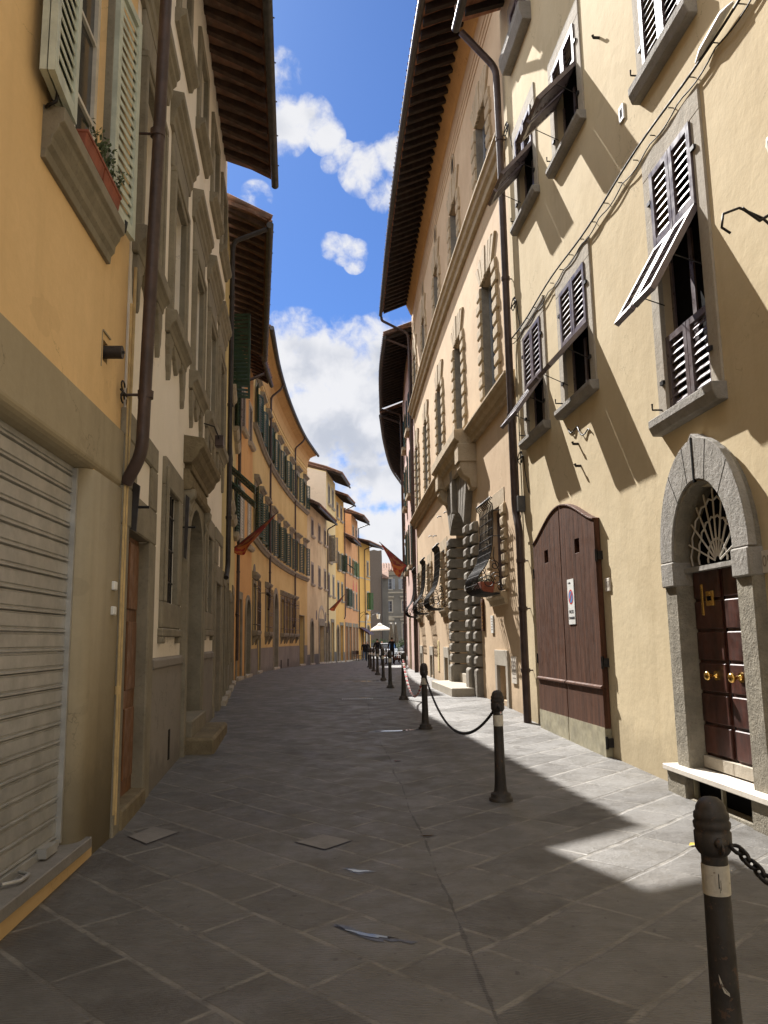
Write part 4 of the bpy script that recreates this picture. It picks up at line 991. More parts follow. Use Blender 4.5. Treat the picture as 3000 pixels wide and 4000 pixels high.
build('plants', m_, 'leaf_grey', bx)
# flue stub in its square recess, two small boxes by the door
m_ = MB(); m_.tube([L1.at(l1(5.80), 3.74, -.1), L1.at(l1(5.80), 3.74, .13)], .05, 14); m_.tube([L1.at(l1(5.80), 3.74, .13), L1.at(l1(5.80), 3.74, .145)], .012, 6)
build('flue', m_, 'pipe_black', ho)
m_ = MB(L1.at); m_.box(l1(5.70), l1(5.715), 3.60, 3.88, -.02, .004); m_.box(l1(5.71), l1(5.90), 3.875, 3.888, -.02, .012); backing(L1, l1(5.74), l1(5.86), 3.66, 3.82, -.1, ho)
build('recess_edge', m_, 'plaster_garage', ho)
for zz in (1.77, 1.96): m_ = MB(L1.at); m_.box(l1(6.10), l1(6.18), zz, zz + .065, -.01, .055); build('bell_box', m_, 'white_plastic', ho, .006)
# downpipe, and the thin cream pipes by the corner
s = L1.L - .10
pipe(L1, [(s + .12, 10.3, .8), (s + .1, 10, .30), (s + .05, 7, .25), (s - .02, 3.05, .19), (s + .06, 2.83, .05)], .052, ho, 'pipe_brown', [(s + .03, 5.9, .225), (s, 3.55, .2)])
pipe(L1, [(s + .04, 4.35, .05), (s + .04, .28, .05)], .011, ho, 'pipe_cream', [(s + .04, 1.2, .05)], n=8); pipe(L1, [(s + .10, 4.7, .06), (s + .10, 2.7, .05), (s + .09, .2, .05)], .014, ho, 'pipe_cream', n=8)
m_ = MB()
for sx in (-.08, .09):
    for z in (3.5, 3.6): m_.tube([L1.at(s + sx + .05 * math.cos(k * .7), z + .04 * math.sin(k * .7), .04) for k in range(8)], .007, 5)
m_.tube([L1.at(s - .15, 3.55, .04), L1.at(s + .15, 3.55, .04)], .009, 5); build('pipe_bracket', m_, 'iron', ho)

# ================================================================== ivory palazzo with stone window frames
L2 = Facade([(-2.12, 6.36), (-3.13, 15.2)], smooth=False)
h2 = thing('house', 'ivory three-storey house with stone framed windows, scrolled aprons and a stone portal', 'house', (-2.7, 10.8, .2))
C2 = [.72, 2.52, 4.5, 6.4, 8.15]
D1 = (.14, 1.14, -.2, 2.5, .42); D2 = (7.75, 8.62, -.2, 2.6, .42)
B1 = (2.2, 2.98, 1.98, 3.22, .26); B2 = (6.2, 6.92, 2.02, 3.24, .26); PO = (3.82, 5.36, -.2, 3.36, .6)
Hh = [D1, D2, B1, B2, PO]
for c_ in C2: Hh += [(c_ - .45, c_ + .45, 5.14, 6.72, .24), (c_ - .42, c_ + .42, 8.86, 10.2, .22)]
wall('wall', L2, 0, L2.L, -1, 11.4, Hh, 'plaster_ivory', h2)
for a, b_ in ((1.5, 3.6), (5.6, 5.95), (5.95, 7.05), (7.05, 7.42)): m_ = MB(L2.at); m_.mold([(-.02, -.3), (.028, -.3), (.028, 1.30), (.045, 1.31), (.045, 1.385), (.02, 1.41), (-.02, 1.41)], [a, b_ - .002]); build('plinth', m_, 'plinth_grey', h2, .006)
eave(L2, .0, L2.L - .35, 10.72, .92, h2, .45, boards='pianelle', raf='rafter', step=.40, rw=.10, rh=.15)
for i, c_ in enumerate(C2):
    a0, a1, z0, z1 = c_ - .45, c_ + .45, 5.14, 6.72
    m_ = MB(L2.at); ring(m_, a0, a1, z0, z1, .12, .05, False); ring(m_, a0 - .085, a1 + .085, z0, z1 + .085, .07, .07, False); m_.box(a0 - .17, a1 + .17, z1 + .14, 7.28, -.02, .035)
    wn_ = build('window', m_, 'stone_left', h2, .01)
    m_ = MB(L2.at); m_.mold([(-.02, 7.28), (.04, 7.28), (.05, 7.36), (.07, 7.39), (.075, 7.48), (.11, 7.52), (.115, 7.57), (.145, 7.60), (.15, 7.68), (-.02, 7.71)], [a0 - .30, a1 + .30]); build('cornice', m_, 'stone_left', wn_, .004)
    m_ = MB(L2.at); m_.mold([(-.02, 4.88), (.05, 4.88), (.06, 4.94), (.09, 4.98), (.12, 5.0), (.125, 5.12), (-.02, 5.14)], [a0 - .24, a1 + .24]); build('sill', m_, 'stone_left', wn_, .006)
    m_ = MB(L2.at)     # scrolled apron hanging under the sill
    for sg in (-1, 1):
        x = c_ + sg * .55; q = lambda d: x + sg * d
        P = [(q(.09), 4.87), (q(.10), 4.72), (q(.07), 4.64), (q(.06), 4.52), (q(.02), 4.46), (q(0), 4.36), (q(-.04), 4.46), (q(-.05), 4.60), (q(-.10), 4.68), (q(-.12), 4.78), (q(-.18), 4.80), (q(-.20), 4.87)]
        m_.prism(P, -.01, .05)
    m_.prism([(c_ - .26, 4.87), (c_ - .22, 4.76), (c_ - .14, 4.74), (c_ - .09, 4.66), (c_, 4.60), (c_ + .09, 4.66), (c_ + .14, 4.74), (c_ + .22, 4.76), (c_ + .26, 4.87)], -.01, .045)
    build('apron', m_, 'stone_left', wn_, .008)
    casement(L2, a0, a1, z0, z1, -.12, wn_, 'frame_cream', 'glass', 2, 3); backing(L2, a0, a1, z0, z1, -.24, wn_, 'dark')
    a0, a1, z0, z1 = c_ - .42, c_ + .42, 8.86, 10.2
    m_ = MB(L2.at); ring(m_, a0, a1, z0, z1, .15, .05, False); w2_ = build('window', m_, 'stone_left', h2, .01)
    m_ = MB(L2.at); m_.mold([(-.02, 8.68), (.05, 8.68), (.07, 8.74), (.13, 8.78), (.14, 8.85), (-.02, 8.87)], [a0 - .21, a1 + .21]); build('sill', m_, 'stone_left', w2_, .004)
    casement(L2, a0, a1, z0, z1, -.10, w2_, 'frame_cream', 'glass', 2, 3); backing(L2, a0, a1, z0, z1, -.22, w2_, 'dark')
def block_door(D, blind=True):
    a0, a1, z0, z1, dp = D
    m_ = MB(L2.at); w_ = .30
    m_.box(a0 - .22, a0 + .004, -.3, z1 - .002, -.4, .04); m_.box(a1 - .004, a1 + w_, -.3, z1 - .002, -.4, .04); m_.box(a0 - .22, a1 + w_, z1 - .004, z1 + .32, -.4, .041)
    m_.box(a0 - .22, a0 + .26, z1 + .32, z1 + .72, -.02, .041); m_.box(a1 - .02, a1 + w_, z1 + .32, z1 + .72, -.02, .041); m_.box(a0 - .22, a1 + w_, z1 + .72, z1 + .96, -.02, .042)
    su_ = build('door_surround', m_, 'stone_left', h2, .012)
    m_ = MB(L2.at); m_.box(a0 + .26, a1 - .02, z1 + .315, z1 + .725, -.02, .012); build('blind_panel', m_, 'plaster_ivory', su_)
    m_ = MB(L2.at); m_.box(a0 - .01, a1 + .01, .18, z1, -.12, -.07); dr = build('door', m_, 'door_old', su_)
    m_ = MB(L2.at)
    for z in (.4, 1.15, 1.85):
        for x in (a0 + .06, (a0 + a1) / 2 + .03): m_.box(x, x + .4, z, z + .6, -.072, -.05)
    build('door_panel', m_, 'door_old', dr, .01)
    m_ = MB(L2.at); m_.box(a0 - .01, a1 + .01, -.3, .27, -.36, .06); build('doorstep', m_, 'stone_dark', su_, .015)
block_door(D1); block_door(D2)
def bar_window(B):
    a0, a1, z0, z1, dp = B
    m_ = MB(L2.at); ring(m_, a0, a1, z0, z1, .27, .045, False, .30); m_.box(a0 - .27, a1 + .27, z0 - .27, z0 + .004, -.02, .044); m_.box(a0 - .30, a1 + .30, z0 - .36, z0 - .272, -.02, .06)
    for x in (a0 - .30, a1 + .12): m_.box(x, x + .18, z0 - .43, z0 - .36, -.02, .055)
    m_.mold([(.04, z0), (.075, z0), (.075, z1 + .2), (.04, z1 + .2)], [a0 - .27, a0 - .22])
    wn_ = build('barred_window', m_, 'stone_left', h2, .012)
    m_ = MB()
    for i in range(5): s = a0 + (i + .5) * (a1 - a0) / 5; m_.tube([L2.at(s, z0, -.03), L2.at(s, z1, -.03)], .012, 6)
    for z in (z0 + .25, z0 + .62, z0 + 1.0): m_.tube([L2.at(a0, z, -.03), L2.at(a1, z, -.03)], .012, 6)
    build('grille', m_, 'iron', wn_); casement(L2, a0, a1, z0, z1, -.14, wn_, 'frame_cream', 'glass', 2, 2); backing(L2, a0, a1, z0, z1, -.26, wn_)
bar_window(B1); bar_window(B2)
a0, a1 = PO[0], PO[1]
m_ = MB(L2.at); arch_ring(m_, a0, a1, -.2, 2.72, .64, .10, .06, -.5, 18)
m_.box(a0 - .26, a0 - .09, -.3, 3.50, -.03, .075); m_.box(a1 + .09, a1 + .26, -.3, 3.50, -.03, .075)
m_.strip([(x, z) for x, z in arc((a0 + a1) / 2, 2.72, .86, 18, .73)], [(a1 + .10 - (a1 - a0 + .2) * i / 18, 3.5) for i in range(19)], -.03, .05)
po = build('portal', m_, 'stone_left', h2, .012)
m_ = MB(L2.at); m_.mold([(-.02, 3.46), (.09, 3.46), (.12, 3.50), (.13, 3.56), (.08, 3.58), (.07, 3.72), (-.02, 3.74)], [a0 - .30, a1 + .30])
m_.box(a0 - .2, a1 + .2, 3.72, 3.82, -.02, .10)
m_.mold([(-.02, 3.80), (.10, 3.80), (.15, 3.86), (.17, 3.88), (.20, 3.96), (.25, 4.0), (.265, 4.06), (.25, 4.12), (-.02, 4.16)], [a0 - .34, a1 + .34]); build('entablature', m_, 'stone_dark', po, .008)
for x in (a0 - .18, a1 + .18):
    m_ = MB(L2.at); m_.prism_o([(-.02, 3.1), (.06, 3.1), (.10, 3.2), (.08, 3.3), (.14, 3.38), (.15, 3.47), (-.02, 3.47)], x - .09, x + .09); build('corbel', m_, 'stone_left', po, .01)
m_ = MB(L2.at); m_.box(a0 - .02, a1 + .02, .3, 2.62, -.54, -.48)
for x in (a0 + .1, (a0 + a1) / 2 + .05):
    for z in (.5, 1.2, 1.9): m_.box(x, x + .58, z, z + .58, -.485, -.45)
pd = build('portal_door', m_, 'door_grey', po, .01)
m_ = MB(L2.at); m_.box(a0, a1, 2.60, 2.67, -.52, -.40); build('transom', m_, 'stone_left', pd)
m_ = MB(); ca = (a0 + a1) / 2
for k in range(1, 10): th = math.pi * k / 10; m_.tube([L2.at(ca + .1 * math.cos(th), 2.68 + .1 * math.sin(th), -.45), L2.at(ca + .75 * math.cos(th), 2.7 + .62 * math.sin(th), -.45)], .011, 5)
for r_ in (.25, .45, .62): m_.tube([L2.at(ca + r_ * math.cos(k * math.pi / 14), 2.69 + r_ * .82 * math.sin(k * math.pi / 14), -.45) for k in range(15)], .011, 5)
build('fanlight_grille', m_, 'iron', pd)
backing(L2, a0, a1, .2, 3.35, -.58, h2)
m_ = MB(L2.at); m_.box(a0 - .10, a1 + .35, -.2, .40, -.1, .42); s1_ = build('portal_step', m_, 'stone_dark', h2, .03); m_ = MB(L2.at); m_.box(a0, a1 + .02, .35, .60, -.45, .14); build('upper_step', m_, 'stone_left', s1_, .015)
m_ = MB(L2.at); m_.box(2.62, 2.72, .30, .62, .024, .034); build('plinth_vent', m_, 'dark', h2)
# edge-on black panels fixed to the wall
for s, z0, z1, o1, lab in ((.22, 2.50, 2.86, .10, 'small black metal flag-shaped panel under the end of the brown drainpipe'), (3.50, 2.60, 3.35, .085, 'tall black metal panel standing edge-on beside the arched stone portal')):
    t = thing('bracket_panel', lab, 'metal panel', L2.at(s, z0, 0)); m_ = MB(L2.at); m_.prism_o([(.03, z0), (o1 - .02, z0 - .03), (o1, z1), (.04, z1 + .04)], s - .012, s + .012); build('panel', m_, 'pipe_black', t); m_ = MB(); m_.tube([L2.at(s, (z0 + z1) / 2, 0), L2.at(s, (z0 + z1) / 2, o1 + .08)], .012, 6); build('rod', m_, 'iron', t)
fl_ = thing('floodlight', 'small rusty floodlight on a bent arm under the fourth window of the ivory house', 'floodlight', L2.at(6.05, 4.7, 0))
m_ = MB(); m_.tube([L2.at(5.5, 4.86, .02), L2.at(5.6, 4.84, .16), L2.at(5.85, 4.76, .2), L2.at(5.98, 4.74, .2)], .012, 6); build('arm', m_, 'iron', fl_); m_ = MB(L2.at); m_.box(5.95, 6.12, 4.62, 4.80, .14, .27); build('lamp_head', m_, 'pipe_brown', fl_, .01)

# ================================================================== generic small house on the curve
def row_house(F, label, mat, zt, over, wins, doors, plinth=None, rise=.4, tiles=True, pipes=(), raf='rafter', loc=None, wallname='wall', noeave=False, extra=(), surr='stone_pale', es=-.05, ee=None):
    if mat in ('plaster_cream', 'plaster_straw', 'plaster_amber', 'plaster_terra'): raf = 'rafter_black'
    t = thing('house', label, 'house', F.at(F.L / 2, F.g(F.L / 2), 0))
    Hh = [(w_['a'], w_['b'], w_['z'], w_['t'], .22) for w_ in wins] + [(d_['a'], d_['b'], -1.2, d_['t'], .35) for d_ in doors] + list(extra)
    wall('wall', F, 0, F.L, -1.2, zt + .35, Hh, mat, t)
    if not noeave: eave(F, es, ee or F.L, zt, over, t, rise, raf=raf, boards='pianelle' if raf == 'rafter' else 'rafter', step=.42)
    for w_ in wins:
        a, b_, z0, z1 = w_['a'], w_['b'], w_['z'], w_['t']; st_ = w_.get('st', 'flat'); mt = w_.get('m', 'shutter_green')
        m_ = MB(F.at); ring(m_, a, b_, z0, z1, w_.get('w', .12), .028, False, w_.get('top', .16)); wn_ = build('window', m_, surr, t)
        if not w_.get('nosill'):
            m_ = MB(F.at); m_.mold([(-.02, z0 - .14), (.10, z0 - .14), (.16, z0 - .07), (.17, z0), (-.02, z0)], F.stn(a - .18, b_ + .18)); build('sill', m_, surr, wn_)
        if w_.get('corn'):
            m_ = MB(F.at); m_.box(a - .1, b_ + .1, z1 + .15, z1 + .34, -.02, .03); m_.mold([(-.02, z1 + .32), (.06, z1 + .32), (.14, z1 + .40), (.2, z1 + .42), (.2, z1 + .5), (-.02, z1 + .53)], F.stn(a - .22, b_ + .22)); build('cornice', m_, surr, wn_)
        mid = (a + b_) / 2; hw = (b_ - a) / 2
        if st_ == 'closed':
            for q0, q1 in ((a + .01, mid - .005), (mid + .005, b_ - .01)):
                m_ = MB(F.at); leaf(m_, q0, q1, z0 + .01, z1 - .01, -.03, gap=.10); build('shutter', m_, mt, wn_)
        elif st_ == 'flat':
            for sg, h0 in ((-1, a), (1, b_)):
                an = R(w_.get('ang', 10)) * random.uniform(.6, 1.4)
                fn = lambda x, z, o, sg=sg, h0=h0, an=an: (h0 + sg * x * math.cos(an), z, .035 + x * math.sin(an) + o * math.cos(an))
                m_ = MB(F.at); leaf(m_, 0., hw, z0 + .01, z1 - .01, 0, fn, gap=.10, tilt=1); build('shutter', m_, mt, wn_)
        elif st_ == 'perp':
            for sg, h0 in ((-1, a), (1, b_)):
                an = R(w_.get('ang', 80)); fn = lambda x, z, o, sg=sg, h0=h0, an=an: (h0 + sg * x * math.cos(an) - sg * o * math.sin(an), z, .035 + x * math.sin(an) + o * math.cos(an))
                m_ = MB(F.at); leaf(m_, 0., hw, z0 + .01, z1 - .01, 0, fn, gap=.10); build('shutter', m_, mt, wn_)
        elif st_ == 'awn':
            zs = z0 + (z1 - z0) * .55
            for q0, q1 in ((a + .01, mid - .02), (mid + .02, b_ - .01)):
                m_ = MB(F.at); leaf(m_, q0, q1, zs, z1 - .01, -.03, gap=.09); leaf(m_, q0, q1, z0 + .05, zs - .01, -.01, awning_fn(zs, -.01, R(48)), gap=.09); build('shutter', m_, mt, wn_)
        if st_ != 'closed': casement(F, a, b_, z0, z1, -.10, wn_, 'frame_cream' if w_.get('m') != 'shutter_brown' else 'shutter_brown', 'glass', 2, 3)
        backing(F, a, b_, z0, z1, -.2, wn_, 'dark')
    for d_ in doors:
        a, b_, z1 = d_['a'], d_['b'], d_['t']; g0 = F.g((a + b_) / 2); ww = d_.get('w', .16)
        m_ = MB(F.at)
        if d_.get('arch'):
            rz = (b_ - a) / 2 * d_.get('f', 1); arch_ring(m_, a, b_, g0 - .1, z1 - rz, rz, ww, .05, -.3, 14)
        else: ring(m_, a, b_, g0 - .1, z1, ww, .04, False, d_.get('top', .25))
        ds = build('door_surround', m_, d_.get('s', 'stone_left'), t, .01)
        m_ = MB(F.at); m_.box(a - .02, b_ + .02, g0 - .1, z1, -.34, -.28); dr = build('door', m_, d_.get('m', 'door_grey'), ds)
        if not d_.get('plain'):
            m_ = MB(F.at); mid = (a + b_) / 2
            for x0, x1 in ((a + .06, mid - .04), (mid + .04, b_ - .06)):
                zz = g0 + .15
                while zz < z1 - .7: m_.box(x0, x1, zz, zz + .55, -.285, -.262); zz += .68
            build('door_panel', m_, d_.get('m', 'door_grey'), dr)
        m_ = MB(F.at); m_.box(a - ww, b_ + ww, g0 - .3, g0 + .10, -.3, .12); build('doorstep', m_, 'stone_pale', ds, .01)
    if plinth:
        z1, pm = plinth; m_ = MB(F.at); xs = sorted([(d_['a'] - d_.get('w', .16), d_['b'] + d_.get('w', .16)) for d_ in doors]); c_ = 0.02
        for a, b_ in xs + [(F.L - .02, F.L)]:
            if a - c_ > .05: m_.mold([(-.02, -1), (.02, -1), (.02, z1), (-.02, z1)], F.stn(c_, a))
            c_ = max(c_, b_)
        build('plinth', m_, pm, t)
    for pp in pipes:
        s_, z0, z1, mt = pp[:4]; pipe(F, ([(s_, zt, over + .05), (s_, zt - .35, .14)] if len(pp) < 5 else []) + [(s_, z1, .12), (s_, z0, .12)] + ([(s_ - .3, z0 - .22, .1)] if z0 > 1 else []), .05, t, mt, [(s_, z0 + (z1 - z0) * k, .12) for k in (.15, .5, .85)], straps=False)
    return t
def W(a, b_, z, t, st_='flat', m='shutter_green', **k): return dict(a=a, b=b_, z=z, t=t, st=st_, m=m, **k)
def Dr(a, b_, t, **k): return dict(a=a, b=b_, t=t, **k)

L3 = Facade([(-3.13, 15.2), (-4.75, 25.2)], smooth=False)
t3 = row_house(L3, 'pale lemon house with dark green louvred shutters propped open, beside the ivory house', 'plaster_lemon', 10.2, .82,
     [W(2.9, 3.8, 7.5, 9.3, 'perp', ang=78), W(6.6, 7.5, 7.5, 9.3, 'flat'), W(2.9, 3.8, 4.75, 6.4, 'awn'), W(5.0, 5.9, 4.75, 6.4, 'awn'), W(8.2, 9.1, 4.75, 6.4, 'flat'), W(8.2, 9.1, 7.5, 9.3, 'flat')],
     [Dr(.7, 1.7, 2.7, m='dark'), Dr(2.7, 3.7, 2.9, m='door_grey'), Dr(5.2, 6.2, 2.6, m='door_old'), Dr(7.6, 8.8, 2.9, m='door_grey')], (1.0, 'plinth_grey'), pipes=[(.42, 3.0, 9.6, 'pipe_black'), (9.85, 2.6, 10.1, 'pipe_brown'), (9.6, 1.0, 10.0, 'pipe_brown', 1)], es=.3, ee=8.5)
L4 = Facade([(-4.75, 25.2), (-4.95, 29.6)], smooth=False)
t4 = row_house(L4, 'narrow orange house with white framed closed louvres', 'plaster_orange', 11.3, .62,
     [W(1.15, 1.95, 8.75, 10.15, 'closed', 'shutter_taupe'), W(3.15, 3.95, 8.75, 10.15, 'closed', 'shutter_taupe'), W(1.15, 1.95, 4.95, 6.6, 'closed', 'frame_white'), W(3.1, 3.9, 4.95, 6.6, 'closed', 'frame_white')],
     [Dr(.6, 1.6, 2.95, m='door_grey', w=.2), Dr(2.75, 3.95, 3.05, arch=True, m='dark')], None, es=-1.45)
L5 = Facade([(-4.95, 29.6), (-5.28, 34.5), (-5.42, 40), (-5.35, 46), (-5.0, 51.3)])
ws = []
for i in range(9):
    c_ = 1.35 + 2.44 * i
    ws += [W(c_ - .47, c_ + .47, 10.0, 11.55, 'flat', corn=True, nosill=True, ang=14), W(c_ - .5, c_ + .5, 5.68, 7.45, 'flat', corn=True, nosill=True, ang=14)]
gw = [(.5, 1.7), (6.0, 7.2), (12.0, 13.3), (14.2, 15.5), (16.3, 17.6)]
t5 = row_house(L5, 'long curved golden house with three storeys of green louvred shutters', 'plaster_gold', 13.5, .6, ws, [Dr(2.7, 3.9, 2.9, m='door_grey', w=.1), Dr(9.2, 10.7, 3.9, arch=True, m='door_grey', w=.28, f=1.25), Dr(18.9, 20.5, 3.1, m='dark', w=.02, top=.03, plain=True)],
     (1.3, 'plinth_grey'), noeave=True, surr='stone_left', extra=[(a, b_, 1.98, 3.75, .25) for a, b_ in gw], pipes=[(6.7, 3.2, 12.9, 'pipe_brown', 1), (16.8, 2.6, 12.9, 'pipe_brown', 1)])
m_ = MB(L5.at); m_.mold([(-.02, 12.75), (.03, 12.75), (.05, 12.95), (.10, 13.2), (.22, 13.42), (.42, 13.52), (.58, 13.55), (.60, 13.64), (-.02, 13.7)], L5.stn(0, L5.L)); build('cornice', m_, 'plaster_cornice', t5)
m_ = MB(L5.at)
for z in (12.2, 12.32, 12.5): m_.mold([(-.01, z), (.03, z), (.03, z + .04), (-.01, z + .05)], L5.stn(0, L5.L))
build('frieze_moulding', m_, 'plaster_cornice', t5)
m_ = MB(L5.at); m_.mold([(.62, 13.66), (.66, 13.74), (-6, 15.3), (-6, 15.1), (-.01, 13.71)], L5.stn(-.1, L5.L + .2)); rf_ = build('roof', m_, 'roof_tile', t5)
m_ = MB(L5.at); m_.tube([L5.at(a, 13.62, .70) for a in L5.stn(-.1, L5.L + .25)], .085, 10); build('gutter', m_, 'gutter_dark', rf_)
for s in (6.7, 16.8): pipe(L5, [(s + .1, 13.55, .68), (s + .05, 13.3, .55), (s, 12.95, .14), (s, 12.7, .12)], .05, t5, 'pipe_brown')
for z in (9.82, 5.5):
    m_ = MB(L5.at); m_.mold([(-.02, z - .2), (.08, z - .2), (.12, z - .1), (.17, z - .06), (.17, z + .02), (-.02, z + .04)], L5.stn(.02, L5.L)); build('string_course', m_, 'stone_left', t5)
for k_, (a, b_) in enumerate(gw):
    m_ = MB(L5.at); ring(m_, a, b_, 1.98, 3.75, .14, .04, False); m_.mold([(-.02, 3.92), (.06, 3.92), (.18, 4.06), (.2, 4.14), (-.02, 4.2)], L5.stn(a - .25, b_ + .25)); wn_ = build('barred_window', m_, 'stone_left', t5, .01)
    if k_ == 0:
        m_ = MB(L5.at); m_.prism([((a + b_) / 2 + .5 * math.cos(th), 4.16 + .36 * math.sin(th)) for th in [math.pi * i / 10 for i in range(11)]], -.01, .02); build('lunette', m_, 'plaster_grey', wn_)
    m_ = MB(L5.at); m_.mold([(-.02, 1.76), (.2, 1.8), (.24, 1.9), (.24, 1.98), (-.02, 1.98)], L5.stn(a - .25, b_ + .25))
    for x in (a - .1, b_ + .0): m_.prism_o([(-.02, 1.42), (.06, 1.45), (.12, 1.6), (.2, 1.7), (.2, 1.78), (-.02, 1.78)], x, x + .1)
    build('sill', m_, 'stone_left', wn_, .01)
    m_ = MB()
    for i in range(5): s = a - .1 + (b_ - a + .2) * i / 4; m_.tube([L5.at(s, 1.98, .2), L5.at(s, 3.86, .2), L5.at(s, 3.92, .2)], [.014, .014, .004], 5); m_.tube([L5.at(s - .05, 3.78, .2), L5.at(s + .05, 3.78, .2)], .010, 4)
    for z in (2.2, 2.72, 2.82, 3.45, 3.62): m_.tube([L5.at(a - .22, z, .2), L5.at(b_ + .22, z, .2)], .013, 5); 
    for s in (a - .1, b_ + .1): m_.tube([L5.at(s, 2.2, .2), L5.at(s, 2.2, -.02)], .012, 4); m_.tube([L5.at(s, 3.62, .2), L5.at(s, 3.62, -.02)], .012, 4)
    build('grille', m_, 'pipe_brown', wn_); casement(L5, a, b_, 1.98, 3.75, -.12, wn_, 'door_old', 'glass', 2, 3); backing(L5, a, b_, 1.98, 3.75, -.24, wn_, 'dark')
for s in (11.9, 14.6):
    m_ = MB(L5.at); m_.box(s, s + .38, .2, .62, .018, .024); build('plinth_vent', m_, 'dark', t5)
m_ = MB(); m_.tube([L5.at(3.6, 3.55, 0), L5.at(3.6, 3.55, .3)], .014, 5); m_.ell(L5.at(3.5, 3.5, .36), (.09, .07, .07)); m_.ell(L5.at(3.75, 3.5, .36), (.09, .07, .07)); build('spotlight', m_, 'iron', t5)

L6 = Facade([(-5.0, 51.35), (-4.35, 59.4)], smooth=False)
t6 = row_house(L6, 'low weathered cream house with taupe shutters and arched doors past the golden house', 'plaster_cream', 10.15, .72,
     [W(c_ - .42, c_ + .42, z0, z1, st_, 'shutter_taupe') for c_ in (1.85, 4.75, 7.3) for z0, z1, st_ in ((8.5, 9.62, 'closed'), (5.28, 6.6, 'closed'))],
     [Dr(1.15, 2.15, 2.85, arch=True, w=.2), Dr(4.6, 6.8, 2.6, m='door_grey', w=.28, top=.5), Dr(7.45, 7.95, 2.6, w=.1, m='dark')], (.7, 'plaster_grey'), pipes=[(7.95, 2.4, 9.6, 'pipe_brown')])
for s in (3.5, 7.5):
    m_ = MB(L6.at); m_.prism([(s + .2 * math.cos(k * math.pi / 8), 3.3 + .33 * math.sin(k * math.pi / 8)) for k in range(16)], -.01, .02); build('oculus', m_, 'shutter_taupe', t6)
m_ = MB(L6.at); m_.strip(arc(5.7, 2.85, 1.25, 14, .95), arc(5.7, 2.85, 1.5, 14, 1.2), -.01, .03); build('blind_arch', m_, 'stone_pale', t6)
L7 = Facade([(-4.35, 59.4), (-3.97, 64.3)], smooth=False)
t7 = row_house(L7, 'tall straw yellow house with a blank pale side wall rising over the low cream house', 'plaster_straw', 13.9, 1.15,
     [W(.9, 1.9, 11.95, 13.4, 'closed', 'shutter_grey'), W(2.9, 3.9, 11.95, 13.4, 'closed', 'shutter_grey'), W(1.2, 2.3, 7.5, 9.5, 'perp', 'shutter_grey', ang=62), W(.7, 1.5, 4.95, 6.5, 'closed', 'shutter_taupe'), W(3.1, 3.9, 4.95, 6.5, 'closed', 'shutter_grey')],
     [Dr(.4, 1.4, 2.85, arch=True), Dr(2.2, 3.6, 2.95, m='door_grey')], (.7, 'plaster_grey'), rise=.5)
m_ = MB(L7.at); m_.add([L7.at(-.012, 9.6, .002), L7.at(-.012, 14.2, .002), L7.at(-.012, 16.1, -7), L7.at(-.012, 9.6, -7)], [(0, 1, 2, 3)]); build('side_wall', m_, 'plaster_pale', t7)
L8 = Facade([(-3.97, 64.3), (-3.5, 68.4)], smooth=False)
t8 = row_house(L8, 'narrow amber house between the straw yellow house and the terracotta one', 'plaster_amber', 13.05, .95,
     [W(.5, 1.3, 11.55, 12.7, 'closed', 'shutter_taupe'), W(2.4, 3.2, 11.55, 12.7, 'closed', 'shutter_taupe'), W(.9, 1.7, 7.3, 8.7, 'flat'), W(2.9, 3.6, 7.3, 8.7, 'perp', ang=75), W(.7, 1.5, 4.8, 6.25, 'closed'), W(2.6, 3.3, 4.8, 6.25, 'closed')],
     [Dr(.3, 1.2, 2.7, arch=True, m='dark'), Dr(1.9, 3.3, 2.8, m='dark')], (.6, 'plaster_grey'), pipes=[(3.9, 3.6, 12.6, 'pipe_brown')])
L9 = Facade([(-3.5, 68.4), (-3.05, 73.2)], smooth=False); L9b = Facade([(-3.05, 73.2), (-2.62, 77.8)], smooth=False)
t9 = row_house(L9, 'low terracotta house with a shop front under stone lintels', 'plaster_terra', 10.1, .8,
     [W(.8, 1.7, 7.5, 8.9, 'awn'), W(3.1, 4.0, 7.5, 8.9, 'awn'), W(1.0, 1.9, 4.5, 6.0, 'flat', ang=40), W(3.0, 3.9, 4.5, 6.0, 'flat')], [Dr(.6, 1.9, 2.75, m='dark', w=.22, top=.35, plain=True), Dr(2.7, 4.2, 2.75, m='dark', w=.22, top=.35, plain=True)], None)
t9b = row_house(L9b, 'tall terracotta house with red pointed arches painted over its windows', 'plaster_terra', 12.75, 1.1,
     [W(.8, 1.6, 10.7, 12.1, 'closed', 'shutter_taupe'), W(2.9, 3.7, 10.7, 12.1, 'closed', 'shutter_taupe'), W(.7, 1.6, 7.5, 8.9, 'flat', 'shutter_mid'), W(2.8, 3.7, 7.5, 8.9, 'flat', 'shutter_mid'), W(.7, 1.5, 4.4, 5.9, 'closed'), W(2.8, 3.6, 4.4, 5.9, 'closed')],
     [Dr(.5, 1.7, 2.75, m='dark', w=.22, top=.35, plain=True), Dr(2.6, 3.8, 2.75, m='dark', w=.22, top=.35, plain=True)], None, rise=.5, pipes=[(4.4, 2.9, 12.3, 'pipe_black')])
for c_ in (1.1, 3.2):
    m_ = MB(L9b.at); m_.prism([(c_ - .42, 6.1), (c_ + .42, 6.1), (c_ + .3, 6.6), (c_, 7.1), (c_ - .3, 6.6)], -.01, .012); build('painted_arch', m_, 'red_ink', t9b)
L10 = Facade([(-2.62, 77.8), (-1.55, 82.2)], smooth=False)
